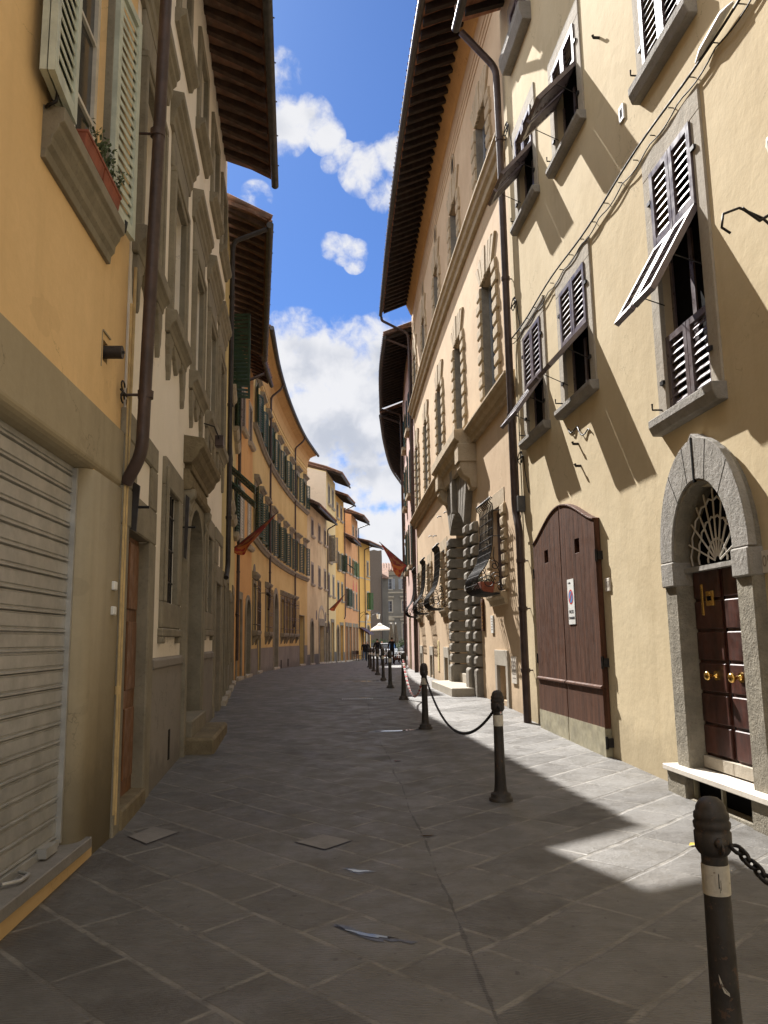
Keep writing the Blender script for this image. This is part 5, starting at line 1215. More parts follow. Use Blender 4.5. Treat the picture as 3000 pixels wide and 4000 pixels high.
t10 = row_house(L10, 'sunny yellow corner house at the end of the street with a tiled roof', 'plaster_sun', 10.9, 1.1,
     [W(3.2, 4.0, 4.6, 6.3, 'flat', 'shutter_mid', ang=60), W(3.3, 3.9, 8.0, 9.4, 'closed', 'shutter_taupe')], [Dr(3.2, 4.0, 3.0, arch=True, m='door_old', w=.1), Dr(.9, 1.7, 2.6, m='dark', w=.1)], None, rise=.3, pipes=[(2.1, .0, 10.5, 'pipe_brown')], raf='rafter_black', ee=5.6)
m_ = MB(L10.at); m_.box(2.6, 3.0, -.5, 3.9, -.02, .04)
for z in (3.3, 7.6): m_.mold([(-.01, z), (.03, z), (.03, z + .1), (-.01, z + .1)], [0, L10.L])
build('corner_stones', m_, 'stone_pale', t10)

# ================================================================== bollards and chains
def bollard(x, y, label, worn=False):
    t = thing('bollard', label, 'bollard', (x, y, gz(y)), 'bollards along the right-hand footway')
    return t
B0 = [(1.10, 2.86), (.99, 7.35), (.56, 12.1), (.34, 16.6), (.09, 20.7), (-.10, 24.75), (-.32, 28.9), (-.52, 33.1), (-.71, 37.2), (-.88, 41), (-.27, 47.9), (0.0, 49.7)]
BL = ['nearest bollard at the right edge of the view, its white band scratched', 'bollard opposite the brown garage door, with a small red and white sticker', 'bollard between the dark chain and the red and white chain',
      'bollard where the red and white plastic chain ends', 'fifth bollard from the camera, without a chain, in the shade', 'sixth bollard from the camera, in the shade of the street', 'seventh bollard from the camera in the street shade',
      'eighth bollard from the camera, small in the distance', 'ninth bollard from the camera, near the walkers in black', 'farthest bollard of the long row, beside the couple in black', 'left one of the two distant bollards by the piazza', 'right one of the two distant bollards by the piazza']
proto = bollard(B0[0][0], B0[0][1], BL[0]); bl = proto.location
m_ = MB(); m_.lathe([(.104, -.06), (.104, .022), (.098, .028), (.088, .030), (.088, .058), (.082, .064), (.064, .070), (.056, .095), (.051, .15), (.0465, .30), (.043, .64)], bl, 28)
m_.lathe([(.0425, .73), (.0425, .765)], bl, 28); build('post', m_, 'bollard_iron', proto)
m_ = MB(); m_.lathe([(.0445, .638), (.0452, .645), (.0452, .727), (.0445, .733)], bl, 28); build('reflective_band', m_, 'band_white', proto)
m_ = MB(); m_.lathe([(.043, .762), (.050, .768), (.060, .785), (.061, .835), (.055, .842), (.060, .850), (.0615, .866), (.055, .874), (.0585, .882), (.057, .898), (.051, .903), (.049, .918), (.040, .934), (.026, .946), (.004, .951)], bl, 28)
for sg in (-1, 1):
    m_.ell((bl.x + sg * .0, bl.y + sg * .064, bl.z + .81), (.02, .014, .02)); m_.tube([(bl.x, bl.y + sg * .066 + .016 * math.cos(k * math.pi / 6), bl.z + .795 + .018 * math.sin(k * math.pi / 6)) for k in range(12)], .005, 5, closed=True)
build('cap', m_, 'bollard_iron', proto)
BOL = [proto]
for (x, y), lab in list(zip(B0, BL))[1:]:
    c = proto.copy(); COL.objects.link(c); c.location = (x, y, gz(y)); c['label'] = lab; c.rotation_euler = (random.uniform(-.012, .012), random.uniform(-.012, .012), .1)
    for ch in list(proto.children):
        q = ch.copy(); COL.objects.link(q); q.parent = c
    BOL.append(c)
st = BOL[1]; m_ = MB(); q = st.location
m_.prism_o  # sticker on the second bollard
ang0 = -math.pi / 2 + .12
m_.add([(q.x + .0462 * math.cos(ang0 + a), q.y + .0462 * math.sin(ang0 + a), q.z + z) for z in (.742, .775) for a in (.05, .25, .45)], [(0, 1, 4, 3), (1, 2, 5, 4)]); build('sticker', m_, 'white_plastic', st)
m_ = MB(); m_.add([(q.x + .0468 * math.cos(ang0 + a), q.y + .0468 * math.sin(ang0 + a), q.z + z) for z in (.75, .768) for a in (.17, .25, .33)], [(0, 1, 4, 3), (1, 2, 5, 4)]); build('sticker_disc', m_, 'red_plastic', st)
q = BOL[0].location; m_ = MB(); random.seed(11)     # scratches and bare marks on the nearest one
for a, z, w_, h_ in ((-1.75, .688, .10, .05), (-1.62, .675, .05, .035), (-1.70, .66, .04, .02)):
    m_.add([(q.x + .0456 * math.cos(a + w_ * u), q.y + .0456 * math.sin(a + w_ * u), q.z + z + h_ * v) for u, v in ((-.5, -.5), (.3, -.45), (.5, .4), (-.2, .5))], [(0, 1, 2, 3)])
build('scratch', m_, 'bollard_iron', BOL[0])
m_ = MB(); m_.add([(q.x + .0475 * math.cos(a), q.y + .0475 * math.sin(a), q.z + z) for a, z in ((-2.25, .40), (-2.2, .375), (-1.95, .345), (-1.6, .335), (-1.62, .345), (-1.95, .362))], [(0, 1, 2, 3, 4, 5)]); build('paint_mark', m_, 'band_white', BOL[0])

def chain(A, B, sag, label, mats=('iron',), r=.0055, L=.042):
    A, B = Vector(A), Vector(B); n = 60; pts = []
    for i in range(n + 1): t = i / n; pts.append(A.lerp(B, t) - Vector((0, 0, sag * 4 * t * (1 - t))))
    d_ = [0]
    for a, b_ in zip(pts[:-1], pts[1:]): d_.append(d_[-1] + (b_ - a).length)
    k = int(d_[-1] / (L * .78)); ms = [MB() for _ in mats]
    for i in range(k):
        x = (i + .5) / k * d_[-1]; j = max(0, next((q for q, v in enumerate(d_) if v > x), n) - 1); j = min(j, n - 1)
        c_ = pts[j].lerp(pts[j + 1], (x - d_[j]) / max(1e-6, d_[j + 1] - d_[j])); t = (pts[j + 1] - pts[j]).normalized()
        e = Vector((0, 0, 1)).cross(t).normalized(); u_ = t.cross(e)
        if i % 2: e, u_ = u_, e
        P = []
        for q in range(12):
            th = q * math.pi / 6; P.append(c_ + t * (math.cos(th) * L * .32 + math.copysign(L * .16, math.cos(th))) + e * math.sin(th) * L * .30)
        ms[(i // 3) % len(mats)].tube(P, r, 5, closed=True)
    if len(mats) == 1:
        return tag(build('chain', ms[0], mats[0]), label, 'chain')
    t = thing('chain', label, 'chain', tuple(A)); 
    for mm, mt in zip(ms, mats): build('chain_links', mm, mt, t)
    return t
def cp(i, sg): l = BOL[i].location; return (l.x, l.y + sg * .075, l.z + .80)
chain((B0[0][0] + .05, B0[0][1] - .05, cp(0, -1)[2]), (1.75, -1.6, .55), .30, 'dark iron chain hanging from the nearest bollard towards the camera', r=.007, L=.052)
chain(cp(1, 1), cp(2, -1), .50, 'dark iron chain sagging between the second and third bollards')
chain(cp(2, 1), cp(3, -1), .52, 'red and white chain sagging between the third and fourth bollards', ('white_plastic', 'red_plastic'), .0065, .05)

# ================================================================== manhole covers and puddles
def flat(name, poly, mat, label, cat, lift=.004, kind=None, group=None):
    m_ = MB(); m_.add([(x, y, gz(y) + lift) for x, y in poly], [tuple(range(len(poly)))]); return tag(build(name, m_, mat, recalc=False), label, cat, group, kind)
def cover(pts, label):
    t = thing('manhole_cover', label, 'manhole cover', (sum(p[0] for p in pts) / 4, sum(p[1] for p in pts) / 4, gz(pts[0][1])), 'stone manhole covers')
    m_ = MB(); n = 4; cx, cy = t.location.x, t.location.y
    q = [(cx + (x - cx) * .93, cy + (y - cy) * .93) for x, y in pts]
    m_.add([(x, y, gz(y) + .003) for x, y in pts] + [(x, y, gz(y) + .004) for x, y in q], [(i, (i + 1) % 4, 4 + (i + 1) % 4, 4 + i) for i in range(4)]); build('rim', m_, 'pipe_black', t, recalc=False)
    m_ = MB(); m_.add([(x, y, gz(y) + .006) for x, y in q], [(0, 1, 2, 3)]); build('slab', m_, 'threshold', t, recalc=False)
cover([(-.69, 6.08), (-.5, 6.30), (-.26, 6.10), (-.45, 5.86)], 'square stone manhole cover in the middle of the shaded street')
cover([(-1.97, 6.31), (-1.86, 6.62), (-1.60, 6.42), (-1.76, 6.08)], 'stone manhole cover close to the left wall')
m, g, b, p = new_mat('damp_stone'); g.lk(g.mix(g.noise(p, 14, 5), (.03, .028, .026), (.055, .052, .047)), b.inputs['Base Color']); b.inputs['Roughness'].default_value = .28; bump(g, b, g.noise(p, 14, 6, .7), .4, .01)
m, g, b, p = new_mat('water'); b.inputs['Base Color'].default_value = (.03, .03, .032, 1); b.inputs['Roughness'].default_value = .03; b.inputs['Specular IOR Level'].default_value = .8
def puddle(cx, cy, L, wd, ang, label):
    random.seed(int(abs(cx * 100 + cy * 37))); P = []
    for k in range(22):
        th = k * 2 * math.pi / 22; rr = 1 + .28 * math.sin(th * 3 + cx) + random.uniform(-.18, .18); a, b_ = L * rr * math.cos(th), wd * rr * math.sin(th) + .25 * L * math.cos(th) ** 2 * .3
        P.append((cx + a * math.cos(ang) - b_ * math.sin(ang), cy + a * math.sin(ang) + b_ * math.cos(ang)))
    Q = [(cx + (x - cx) * random.uniform(1.25, 1.6) , cy + (y - cy) * random.uniform(1.5, 2.3)) for x, y in P]
    flat('damp_patch', Q, 'damp_stone', 'damp stone round ' + label, None, .003, 'structure')
    flat('puddle', P, 'water', label, None, .005, 'structure')
puddle(-.11, 4.31, .13, .018, -.45, 'thin puddle in the foreground'); puddle(-.20, 5.37, .06, .022, -.3, 'small puddle beside the manhole cover'); puddle(.28, 6.2, .045, .016, 0, 'tiny puddle on the seam')
puddle(.05, 11.9, .42, .05, .1, 'wet streak across the seam'); puddle(-.25, 17.2, .3, .06, 0, 'wet streak farther up the street'); puddle(-.45, 24.3, .5, .16, 0, 'wet patch by the distant bollards'); puddle(.1, 9.4, .05, .02, 0, 'tiny puddle')

# ================================================================== flags
def flag(p0, p1, droop, label, w_=.95, st=.2, sway=(0, 0)):
    t = thing('flag', label, 'flag', p0, 'red and orange flags on the houses'); A, B = Vector(p0), Vector(p1)
    m_ = MB(); m_.tube([A, B], .014, 6); build('pole', m_, 'pipe_brown', t)
    me = bpy.data.meshes.new('cloth'); nu, nv = 14, 16; vs = []; uv = []
    for i in range(nu + 1):
        u = i / nu
        for j in range(nv + 1):
            v = j / nv; base = A.lerp(B, st + (.97 - st) * (1 - v))           # along the pole
            dn = Vector((sway[0] * u, sway[1] * u, -droop * u * (.45 + .55 * math.sin(math.pi * min(1, .15 + v * .85)))))
            fold = .07 * math.sin(v * 9 + u * 3) * u
            q = base + dn + Vector((fold * .4, fold, 0)) + (A.lerp(B, st + .3) - base) * (.55 * u)
            vs.append(q - A); uv.append((u, v))
    fs = [(i * (nv + 1) + j, i * (nv + 1) + j + 1, (i + 1) * (nv + 1) + j + 1, (i + 1) * (nv + 1) + j) for i in range(nu) for j in range(nv)]
    me.from_pydata([tuple(x) for x in vs], [], fs); me.polygons.foreach_set('use_smooth', [True] * len(fs)); l = me.uv_layers.new(name='UVMap')
    for pl in me.polygons:
        for li, vi in zip(pl.loop_indices, pl.vertices): l.data[li].uv = uv[vi]
    me.materials.append(MATS['flag_cloth']); o = bpy.data.objects.new('cloth', me); COL.objects.link(o); o.parent = t
flag((1.22, 33.0, 4.30), (-.22, 33.0, 5.58), .92, 'red and orange flag on a pole from the right-hand pink house', sway=(.12, -.15), st=.22)
flag((-4.66, 24.5, 4.42), (-3.25, 24.3, 5.5), .62, 'red and orange flag slanting out from the orange house on the left', sway=(-.25, .1), st=.0)
flag((-4.28, 60.0, 3.80), (-3.0, 60.0, 4.99), .55, 'small dark red flag hanging from the distant straw yellow house', sway=(-.1, 0), st=.05)

# ================================================================== people, dog
def skin_mesh(name, J, E, mat, parent=None, levels=1, loc=(0, 0, 0), rot=0.):
    """continuous body grown round a jointed skeleton. J: name -> (x,y,z,rx,ry)"""
    bm = bmesh.new(); lay = bm.verts.layers.skin.verify(); V = {}
    for k, v in J.items():
        q = bm.verts.new(v[:3]); q[lay].radius = (v[3], v[4] if len(v) > 4 else v[3]); V[k] = q
    root = V[next(iter(J))]; root[lay].use_root = True
    for a, b_ in E: bm.edges.new((V[a], V[b_]))
    me = bpy.data.meshes.new(name); bm.to_mesh(me); bm.free()
    o = bpy.data.objects.new(name, me); COL.objects.link(o); o.modifiers.new('Skin', 'SKIN'); sd = o.modifiers.new('Subdivision', 'SUBSURF'); sd.levels = levels; sd.render_levels = levels
    dg = bpy.context.evaluated_depsgraph_get(); me2 = bpy.data.meshes.new_from_object(o.evaluated_get(dg)); bpy.data.objects.remove(o)
    me2.name = name; me2.polygons.foreach_set('use_smooth', [True] * len(me2.polygons)); me2.materials.clear()
    o = bpy.data.objects.new(name, me2); COL.objects.link(o)
    if parent: o.parent = parent
    return o, me2
def person(x, y, rot, label, jacket, trousers, hair=(.02, .014, .01), h=1.72, stride=.12, lean=0., arm=(0, 0), bag=None, z=None):
    t = thing('person', label, 'person', (x, y, gz(y) if z is None else z)); t.rotation_euler.z = rot; k = h / 1.72
    J = {'pel': (0, 0, .93, .145, .105), 'waist': (0, .0, 1.08, .130, .095), 'chest': (0, lean * .6, 1.30, .160, .110), 'nk': (0, lean, 1.47, .062, .062), 'head0': (0, lean + .01, 1.545, .07, .08), 'head1': (0, lean + .015, 1.64, .072, .088), 'head2': (0, lean + .005, 1.70, .04, .05)}
    E = [('pel', 'waist'), ('waist', 'chest'), ('chest', 'nk'), ('nk', 'head0'), ('head0', 'head1'), ('head1', 'head2')]
    for sg, n in ((-1, 'l'), (1, 'r')):
        f = sg * stride
        J.update({'hip' + n: (sg * .085, 0, .88, .092, .095), 'kn' + n: (sg * .09, f * .8 + .03, .50, .062, .066), 'an' + n: (sg * .09, f * 1.5 - .02, .10, .043, .048), 'to' + n: (sg * .10, f * 1.5 + .14, .045, .045, .032),
                  'sh' + n: (sg * .175, lean * .8, 1.40, .066, .066), 'el' + n: (sg * .235, lean * .4 - f * .7 - .02, 1.13, .048, .048), 'wr' + n: (sg * .23, lean * .3 - f * 1.1 + .06 + arm[sg > 0] * .2, .90 + arm[sg > 0] * .28, .034, .034), 'hd' + n: (sg * .225, lean * .3 - f * 1.1 + .10 + arm[sg > 0] * .3, .81 + arm[sg > 0] * .34, .030, .038)})
        E += [('pel', 'hip' + n), ('hip' + n, 'kn' + n), ('kn' + n, 'an' + n), ('an' + n, 'to' + n), ('chest', 'sh' + n), ('sh' + n, 'el' + n), ('el' + n, 'wr' + n), ('wr' + n, 'hd' + n)]
    J = {a: tuple(c * k for c in v) for a, v in J.items()}
    o, me = skin_mesh('body', J, E, None, t, 1)
    def solid(n, c, rough=.8):
        if n not in MATS: paint(n, c, rough, .25, 0, None, .2, 0)
        return MATS[n]
    for mm in (solid('cloth_%02x' % (hash(jacket) & 255), jacket), solid('cloth_%02x' % (hash(trousers) & 255), trousers), MATS['skin'], solid('hair_%02x' % (hash(hair) & 255), hair), MATS['rubber']): me.materials.append(mm)
    for p_ in me.polygons:
        c_ = p_.center / k; idx = 0
        if c_.z < .07: idx = 4
        elif c_.z < .90 and abs(c_.x) < .2: idx = 1
        elif c_.z > 1.47:
            idx = 2 if (c_.y > lean + .03 and c_.z < 1.66) or c_.z < 1.53 else 3
        elif abs(c_.x) > .17 and c_.z < .92 + max(arm) * .3: idx = 2
        p_.material_index = idx
    if bag:
        m_ = MB(); m_.box(*[0] * 6); m_ = MB(); m_.add([(sx * .07 + bag[0], sy * .16 + bag[1], bag[2] + z_) for z_ in (-.16, .16) for sx, sy in ((-1, -1), (1, -1), (1, 1), (-1, 1))], [(0, 1, 2, 3), (4, 5, 6, 7), (0, 1, 5, 4), (1, 2, 6, 5), (2, 3, 7, 6), (3, 0, 4, 7)])
        me_ = bpy.data.meshes.new('shoulder_bag'); me_.from_pydata(m_.v, [], m_.f); me_.materials.append(MATS['dark']); q = bpy.data.objects.new('shoulder_bag', me_); COL.objects.link(q); q.parent = t
    return t
BK, DK, JN = (.012, .012, .014), (.02, .018, .018), (.06, .09, .14)
person(-2.0, 73.5, math.pi * .93, 'person in a dark coat and blue jeans, left one of the couple in black', BK, JN, stride=.03)
person(-1.62, 69.5, math.pi * 1.05, 'person all in black with a shoulder bag, right one of the couple', BK, BK, stride=.02, lean=.03, bag=(.22, 0, .95))
person(-.62, 56.5, .25, 'person in a black jacket walking away between the bollards', BK, DK, stride=.16, h=1.7)
person(.36, 50.0, .1, 'person in black walking the small brown dog', BK, DK, stride=.12, arm=(0, .5), h=1.66)
person(-.42, 84.0, math.pi * .8, 'person in a pale blue shirt standing beside the white car', (.25, .32, .62), DK, stride=.05, arm=(.8, 0))
dg_ = thing('dog', 'small slim brown dog standing on the sunlit paving beside the walker in black', 'dog', (.62, 47.5, gz(47.5))); dg_.rotation_euler.z = R(65)
J = {'bk': (0, -.16, .33, .068, .07), 'md': (0, 0, .34, .066, .068), 'ch': (0, .15, .34, .082, .09), 'nk': (0, .24, .43, .048, .05), 'hd': (0, .30, .52, .045, .048), 'mz': (0, .40, .50, .022, .022), 'tl': (0, -.25, .38, .018, .018), 'tt': (0, -.36, .46, .010, .010)}
E = [('bk', 'md'), ('md', 'ch'), ('ch', 'nk'), ('nk', 'hd'), ('hd', 'mz'), ('bk', 'tl'), ('tl', 'tt')]
for sg, n in ((-1, 'l'), (1, 'r')):
    J.update({'e' + n: (sg * .03, .29, .585, .012, .010), 'fs' + n: (sg * .055, .15, .27, .036, .04), 'fk' + n: (sg * .055, .16 + sg * .03, .15, .020, .020), 'ff' + n: (sg * .055, .17 + sg * .05, .02, .018, .018),
              'hs' + n: (sg * .055, -.15, .27, .042, .05), 'hk' + n: (sg * .055, -.10, .20, .028, .03), 'hh' + n: (sg * .055, -.21 + sg * .02, .12, .017, .018), 'hf' + n: (sg * .055, -.17 + sg * .02, .02, .017, .017)})
    E += [('hd', 'e' + n), ('ch', 'fs' + n), ('fs' + n, 'fk' + n), ('fk' + n, 'ff' + n), ('bk', 'hs' + n), ('hs' + n, 'hk' + n), ('hk' + n, 'hh' + n), ('hh' + n, 'hf' + n)]
o, me = skin_mesh('body', J, E, None, dg_, 1); me.materials.append(MATS['dog_fur'])

# ================================================================== the piazza at the end
def quad_house(name, x0, x1, y, dep, zt, mat, label, cat='building', nm='building'):
    F = Facade([(x0, y), (x1, y)], right=False, smooth=False)      # front looks back at the camera
    return F
F = Facade([(-.62, 118), (16, 118)], smooth=False)
gb = thing('building', 'grey four-storey palazzo with dark shutters across the far piazza, in shade', 'building', (6, 118, -.3))
Hh = []; rows = [(-.2, 2.9, .55), (4.6, 6.6, .45), (7.4, 9.3, .45)]
cols = [1.15 + 2.35 * i for i in range(6)]
GW_ = [(c_ - .45, c_ + .45, z0, z1) for c_ in cols for z0, z1 in ((1.4, 3.9), (5.6, 7.2), (8.9, 10.45))]
wall('wall', F, 0, F.L, -1, 11.3, [(a, b_, z0, z1, .25) for a, b_, z0, z1 in GW_], 'plaster_grey', gb, 9)
for k_, (a, b_, z0, z1) in enumerate(GW_):
    m_ = MB(F.at); ring(m_, a, b_, z0, z1, .14, .05, True, .2); wn_ = build('window', m_, 'stone_pale', gb)
    if z0 < 7:
        m_ = MB(F.at); m_.mold([(-.02, z1 + .35), (.08, z1 + .35), (.28, z1 + .55), (.28, z1 + .65), (-.02, z1 + .7)], [a - .3, b_ + .3]); build('cornice', m_, 'stone_pale', wn_)
        if z0 < 2 and (k_ // 3) % 2 == 0:
            m_ = MB(F.at); m_.prism([(a - .35, z1 + .68), (b_ + .35, z1 + .68), ((a + b_) / 2, z1 + 1.15)], -.02, .2); build('pediment', m_, 'stone_pale', wn_)
    if z0 > 8:
        for q0, q1 in ((a - .46, a - .02), (b_ + .02, b_ + .46)): m_ = MB(F.at); leaf(m_, q0, q1, z0, z1, .05, gap=.14); build('shutter', m_, 'frame_grey', wn_)
    casement(F, a, b_, z0, z1, -.1, wn_, 'frame_grey', 'glass', 2, 3); backing(F, a, b_, z0, z1, -.24, wn_, 'dark')
for z in (4.75, 8.3): m_ = MB(F.at); m_.mold([(-.02, z), (.08, z), (.12, z + .2), (-.02, z + .24)], [0, F.L]); build('string_course', m_, 'stone_pale', gb)
m_ = MB(F.at); m_.mold([(-.02, 11.0), (.15, 11.0), (.5, 11.4), (.5, 11.5), (-.02, 11.6)], [-.2, F.L]); build('cornice', m_, 'stone_pale', gb)
m_ = MB(F.at); m_.mold([(.6, 11.5), (.6, 11.6), (-6, 13.3), (-6, 13.0)], [-.5, F.L])
for i in range(40):
    s = -.4 + i * .38; m_.tube([F.at(s, 11.66, .62), F.at(s, 13.32, -6)], .13, 6)
build('roof', m_, 'roof_tile', gb)
F = Facade([(-7.5, 104), (-.40, 104)], smooth=False)
tw = thing('tower', 'rough rubble stone tower between the yellow corner house and the grey palazzo', 'tower', (-3, 104, -.3))
m_ = MB(F.at); random.seed(4); top = [(F.L - i * .5, 13.3 + random.uniform(-.25, .25)) for i in range(15)]
m_.prism([(0, -1), (F.L, -1)] + top + [(0, 13.2)], -8, 0); build('wall', m_, 'rubble', tw, .05)
F2 = Facade([(-1.55, 103.0), (-.52, 103.0)], smooth=False)
m_ = MB(); m_.tube([(-.45, 103.8, 9.8), (-.45, 103.8, 0)], .06, 6); build('drainpipe', m_, 'pipe_black', tw)
# low dark annexe with tiled lean-to roof between tower and palazzo
F = Facade([(-1.9, 110), (.4, 110)], smooth=False); an = thing('annexe', 'low annexe with a tiled roof leaning against the rubble tower', 'building', (-.8, 110, -.3))
m_ = MB(F.at); m_.box(0, F.L, -1, 9.9, -5, 0); build('wall', m_, 'plaster_grey', an); m_ = MB(F.at); m_.mold([(.4, 9.85), (.4, 9.95), (-5, 11.8), (-5, 11.6)], [-.1, F.L + .1]); build('roof', m_, 'roof_tile', an)
# hedge line / trees behind the parasols
def leaf_mass(name, c_, r_, n, mat, sz, seed, parent=None):
    random.seed(seed); m_ = MB()
    for i in range(n):
        v = Vector((random.gauss(0, 1), random.gauss(0, 1), random.gauss(0, 1))).normalized() * random.random() ** .4; q = Vector((c_[0] + v.x * r_[0], c_[1] + v.y * r_[1], c_[2] + v.z * r_[2]))
        e = Vector((random.uniform(-1, 1), random.uniform(-1, 1), random.uniform(-.4, 1))).normalized(); f = e.orthogonal().normalized()
        m_.add([q, q + (e + f * .4) * sz * .5, q + e * sz, q + (e - f * .4) * sz * .5], [(0, 1, 2, 3)])
    return build(name, m_, mat, parent, recalc=False)
for i, (x, y, ww, lab) in enumerate(((-.8, 101, 1.5, 'dark clipped hedge under the white parasol'), (2.4, 101, 1.6, 'dark clipped hedge behind the closed parasols'))):
    h_ = thing('hedge', lab, 'hedge', (x, y, -.3)); leaf_mass('foliage', (x, y, .75), (ww, .5, 1.0), 1500, 'leaf', .16, 20 + i, h_); m_ = MB(); m_.tube([(x, y, -.3), (x, y, .6)], .08, 6); build('trunk', m_, 'rafter', h_)
# parasols
pa = thing('parasol', 'open white square parasol over the cafe tables in the piazza', 'parasol', (-.62, 92, -.3))
m_ = MB(); ap = (-.70, 92, 3.42); C = [(-1.75, 91.0, 2.74), (.48, 91.0, 2.80), (.48, 93.4, 2.80), (-1.75, 93.4, 2.74)]
m_.add([ap] + C + [(x, y, z - .14) for x, y, z in C], [(0, 1, 2), (0, 2, 3), (0, 3, 4), (0, 4, 1), (1, 2, 6, 5), (2, 3, 7, 6), (3, 4, 8, 7), (4, 1, 5, 8)]); build('canopy', m_, 'canvas_white', pa)
m_ = MB(); m_.add([(ap[0] + dx, ap[1] + dy, 3.50 if not dx else 3.30) for dx, dy in ((0, 0), (-.32, -.32), (.32, -.32), (.32, .32), (-.32, .32))], [(0, 1, 2), (0, 2, 3), (0, 3, 4), (0, 4, 1)]); build('vent', m_, 'canvas_white', pa)
m_ = MB(); m_.tube([(-.70, 92, -.3), (-.70, 92, 3.4)], .03, 8); build('pole', m_, 'pipe_grey', pa)
for x, y, lab in ((.58, 87.5, 'left one of the two closed beige parasols'), (1.07, 87.8, 'right one of the two closed beige parasols')):
    t = thing('closed_parasol', lab, 'parasol', (x, y, -.3), 'closed beige parasols in the piazza'); m_ = MB()
    n = 16; prof = [(.05, 3.2), (.10, 3.0), (.15, 2.5), (.20, 2.0), (.24, 1.5), (.20, 1.1), (.14, .95)]; vs = []
    for r_, z in prof: vs += [(x + r_ * (1 + .3 * math.cos(k * math.pi)) * math.cos(k * 2 * math.pi / n), y + r_ * (1 + .3 * math.cos(k * math.pi)) * math.sin(k * 2 * math.pi / n), z) for k in range(n)]
    m_.add(vs, [(i * n + k, i * n + (k + 1) % n, (i + 1) * n + (k + 1) % n, (i + 1) * n + k) for i in range(len(prof) - 1) for k in range(n)]); build('canopy', m_, 'canvas_beige', t)
    m_ = MB(); m_.tube([(x, y, -.3), (x, y, 3.25)], .028, 8); m_.lathe([(.26, 0), (.26, .06), (.05, .1)], (x, y, -.3), 12); build('pole', m_, 'pipe_grey', t); m_ = MB(); m_.ell((x, y, 3.3), (.075, .075, .09)); build('cap', m_, 'white_plastic', t)
# planters with bushy plants
for i, (x, y, s_, lab) in enumerate(((1.12, 84.5, 1.0, 'terracotta tub with a bushy pale green plant, beside the closed parasols'), (-.1, 90.2, .7, 'small potted plant behind the person in a blue shirt'))):
    t = thing('planter', lab, 'planter', (x, y, -.3)); m_ = MB(); m_.lathe([(.22 * s_, 0), (.30 * s_, .5 * s_), (.33 * s_, .5 * s_), (.33 * s_, .58 * s_), (.05, .58 * s_)], (x, y, -.3), 14); build('pot', m_, 'terracotta', t)
    leaf_mass('plant', (x, y, -.3 + 1.05 * s_), (.38 * s_, .38 * s_, .55 * s_), 420, 'leaf_grey', .14, 40 + i, t)
# parked cars
def car(x, y, rot, mat, label, L=4.0, Wd=1.7, H=1.48, grp=None):
    t = thing('parked_car', label, 'car', (x, y, gz(y)), grp or 'cars parked in the piazza'); t.rotation_euler.z = 0
    ca, sa = math.cos(rot), math.sin(rot); fn = lambda a, z, o: (x + a * ca - o * sa, y + a * sa + o * ca, gz(y) + z)
    prof = [(-L / 2, .35), (-L / 2, .72), (-L / 2 + .1, .88), (-L / 2 + .95, .96), (L / 2 - .25, .98), (L / 2, .85), (L / 2, .35)]
    m_ = MB(fn); m_.prism(prof, -Wd / 2, Wd / 2); build('body', m_, mat, t, .05)
    m_ = MB(fn); a0, a1 = -L / 2 + .85, L / 2 - .25
    vs = [fn(a, z, o) for a, z, o in ((a0, .95, -Wd / 2 + .05), (a1, .95, -Wd / 2 + .05), (a1, .95, Wd / 2 - .05), (a0, .95, Wd / 2 - .05), (a0 + .65, H - .05, -Wd / 2 + .2), (a1 - .35, H - .05, -Wd / 2 + .2), (a1 - .35, H - .05, Wd / 2 - .2), (a0 + .65, H - .05, Wd / 2 - .2))]
    m_.add(vs, [(0, 1, 5, 4), (1, 2, 6, 5), (2, 3, 7, 6), (3, 0, 4, 7), (4, 5, 6, 7)]); build('windows', m_, 'glass', t)
    m_ = MB(fn); m_.box(a0 + .6, a1 - .3, H - .055, H, -Wd / 2 + .17, Wd / 2 - .17); build('roof', m_, mat, t, .03)
    for a in (-L / 2 + .75, L / 2 - .75):
        for o in (-Wd / 2 - .005, Wd / 2 + .005):
            m_ = MB(); m_.tube([fn(a, .32, o - .09 * (1 if o > 0 else -1)), fn(a, .32, o)], .31, 16); wh = build('wheel', m_, 'rubber', t); m_ = MB(); m_.tube([fn(a, .32, o), fn(a, .32, o + (.012 if o > 0 else -.012))], .18, 12); build('rim', m_, 'steel', wh)
    for o in (-Wd / 2 + .22, Wd / 2 - .22):
        m_ = MB(fn); m_.box(-L / 2 - .015, -L / 2 + .05, .66, .80, o - .14, o + .14); build('headlight', m_, 'lamp_glass', t, .02)
    return t
car(-.15, 80.5, R(75), 'car_white', 'white car with a blue-tinted windscreen standing behind the bollards, nearest of the cars')
car(-2.4, 99.0, R(8), 'car_dark', 'dark car parked under the white parasol, left end of the far row'); car(.1, 98.2, R(172), 'car_silver', 'silver car parked in the middle of the far row'); car(2.9, 98.5, R(5), 'car_dark', 'dark car parked behind the terracotta tub, right end of the far row')
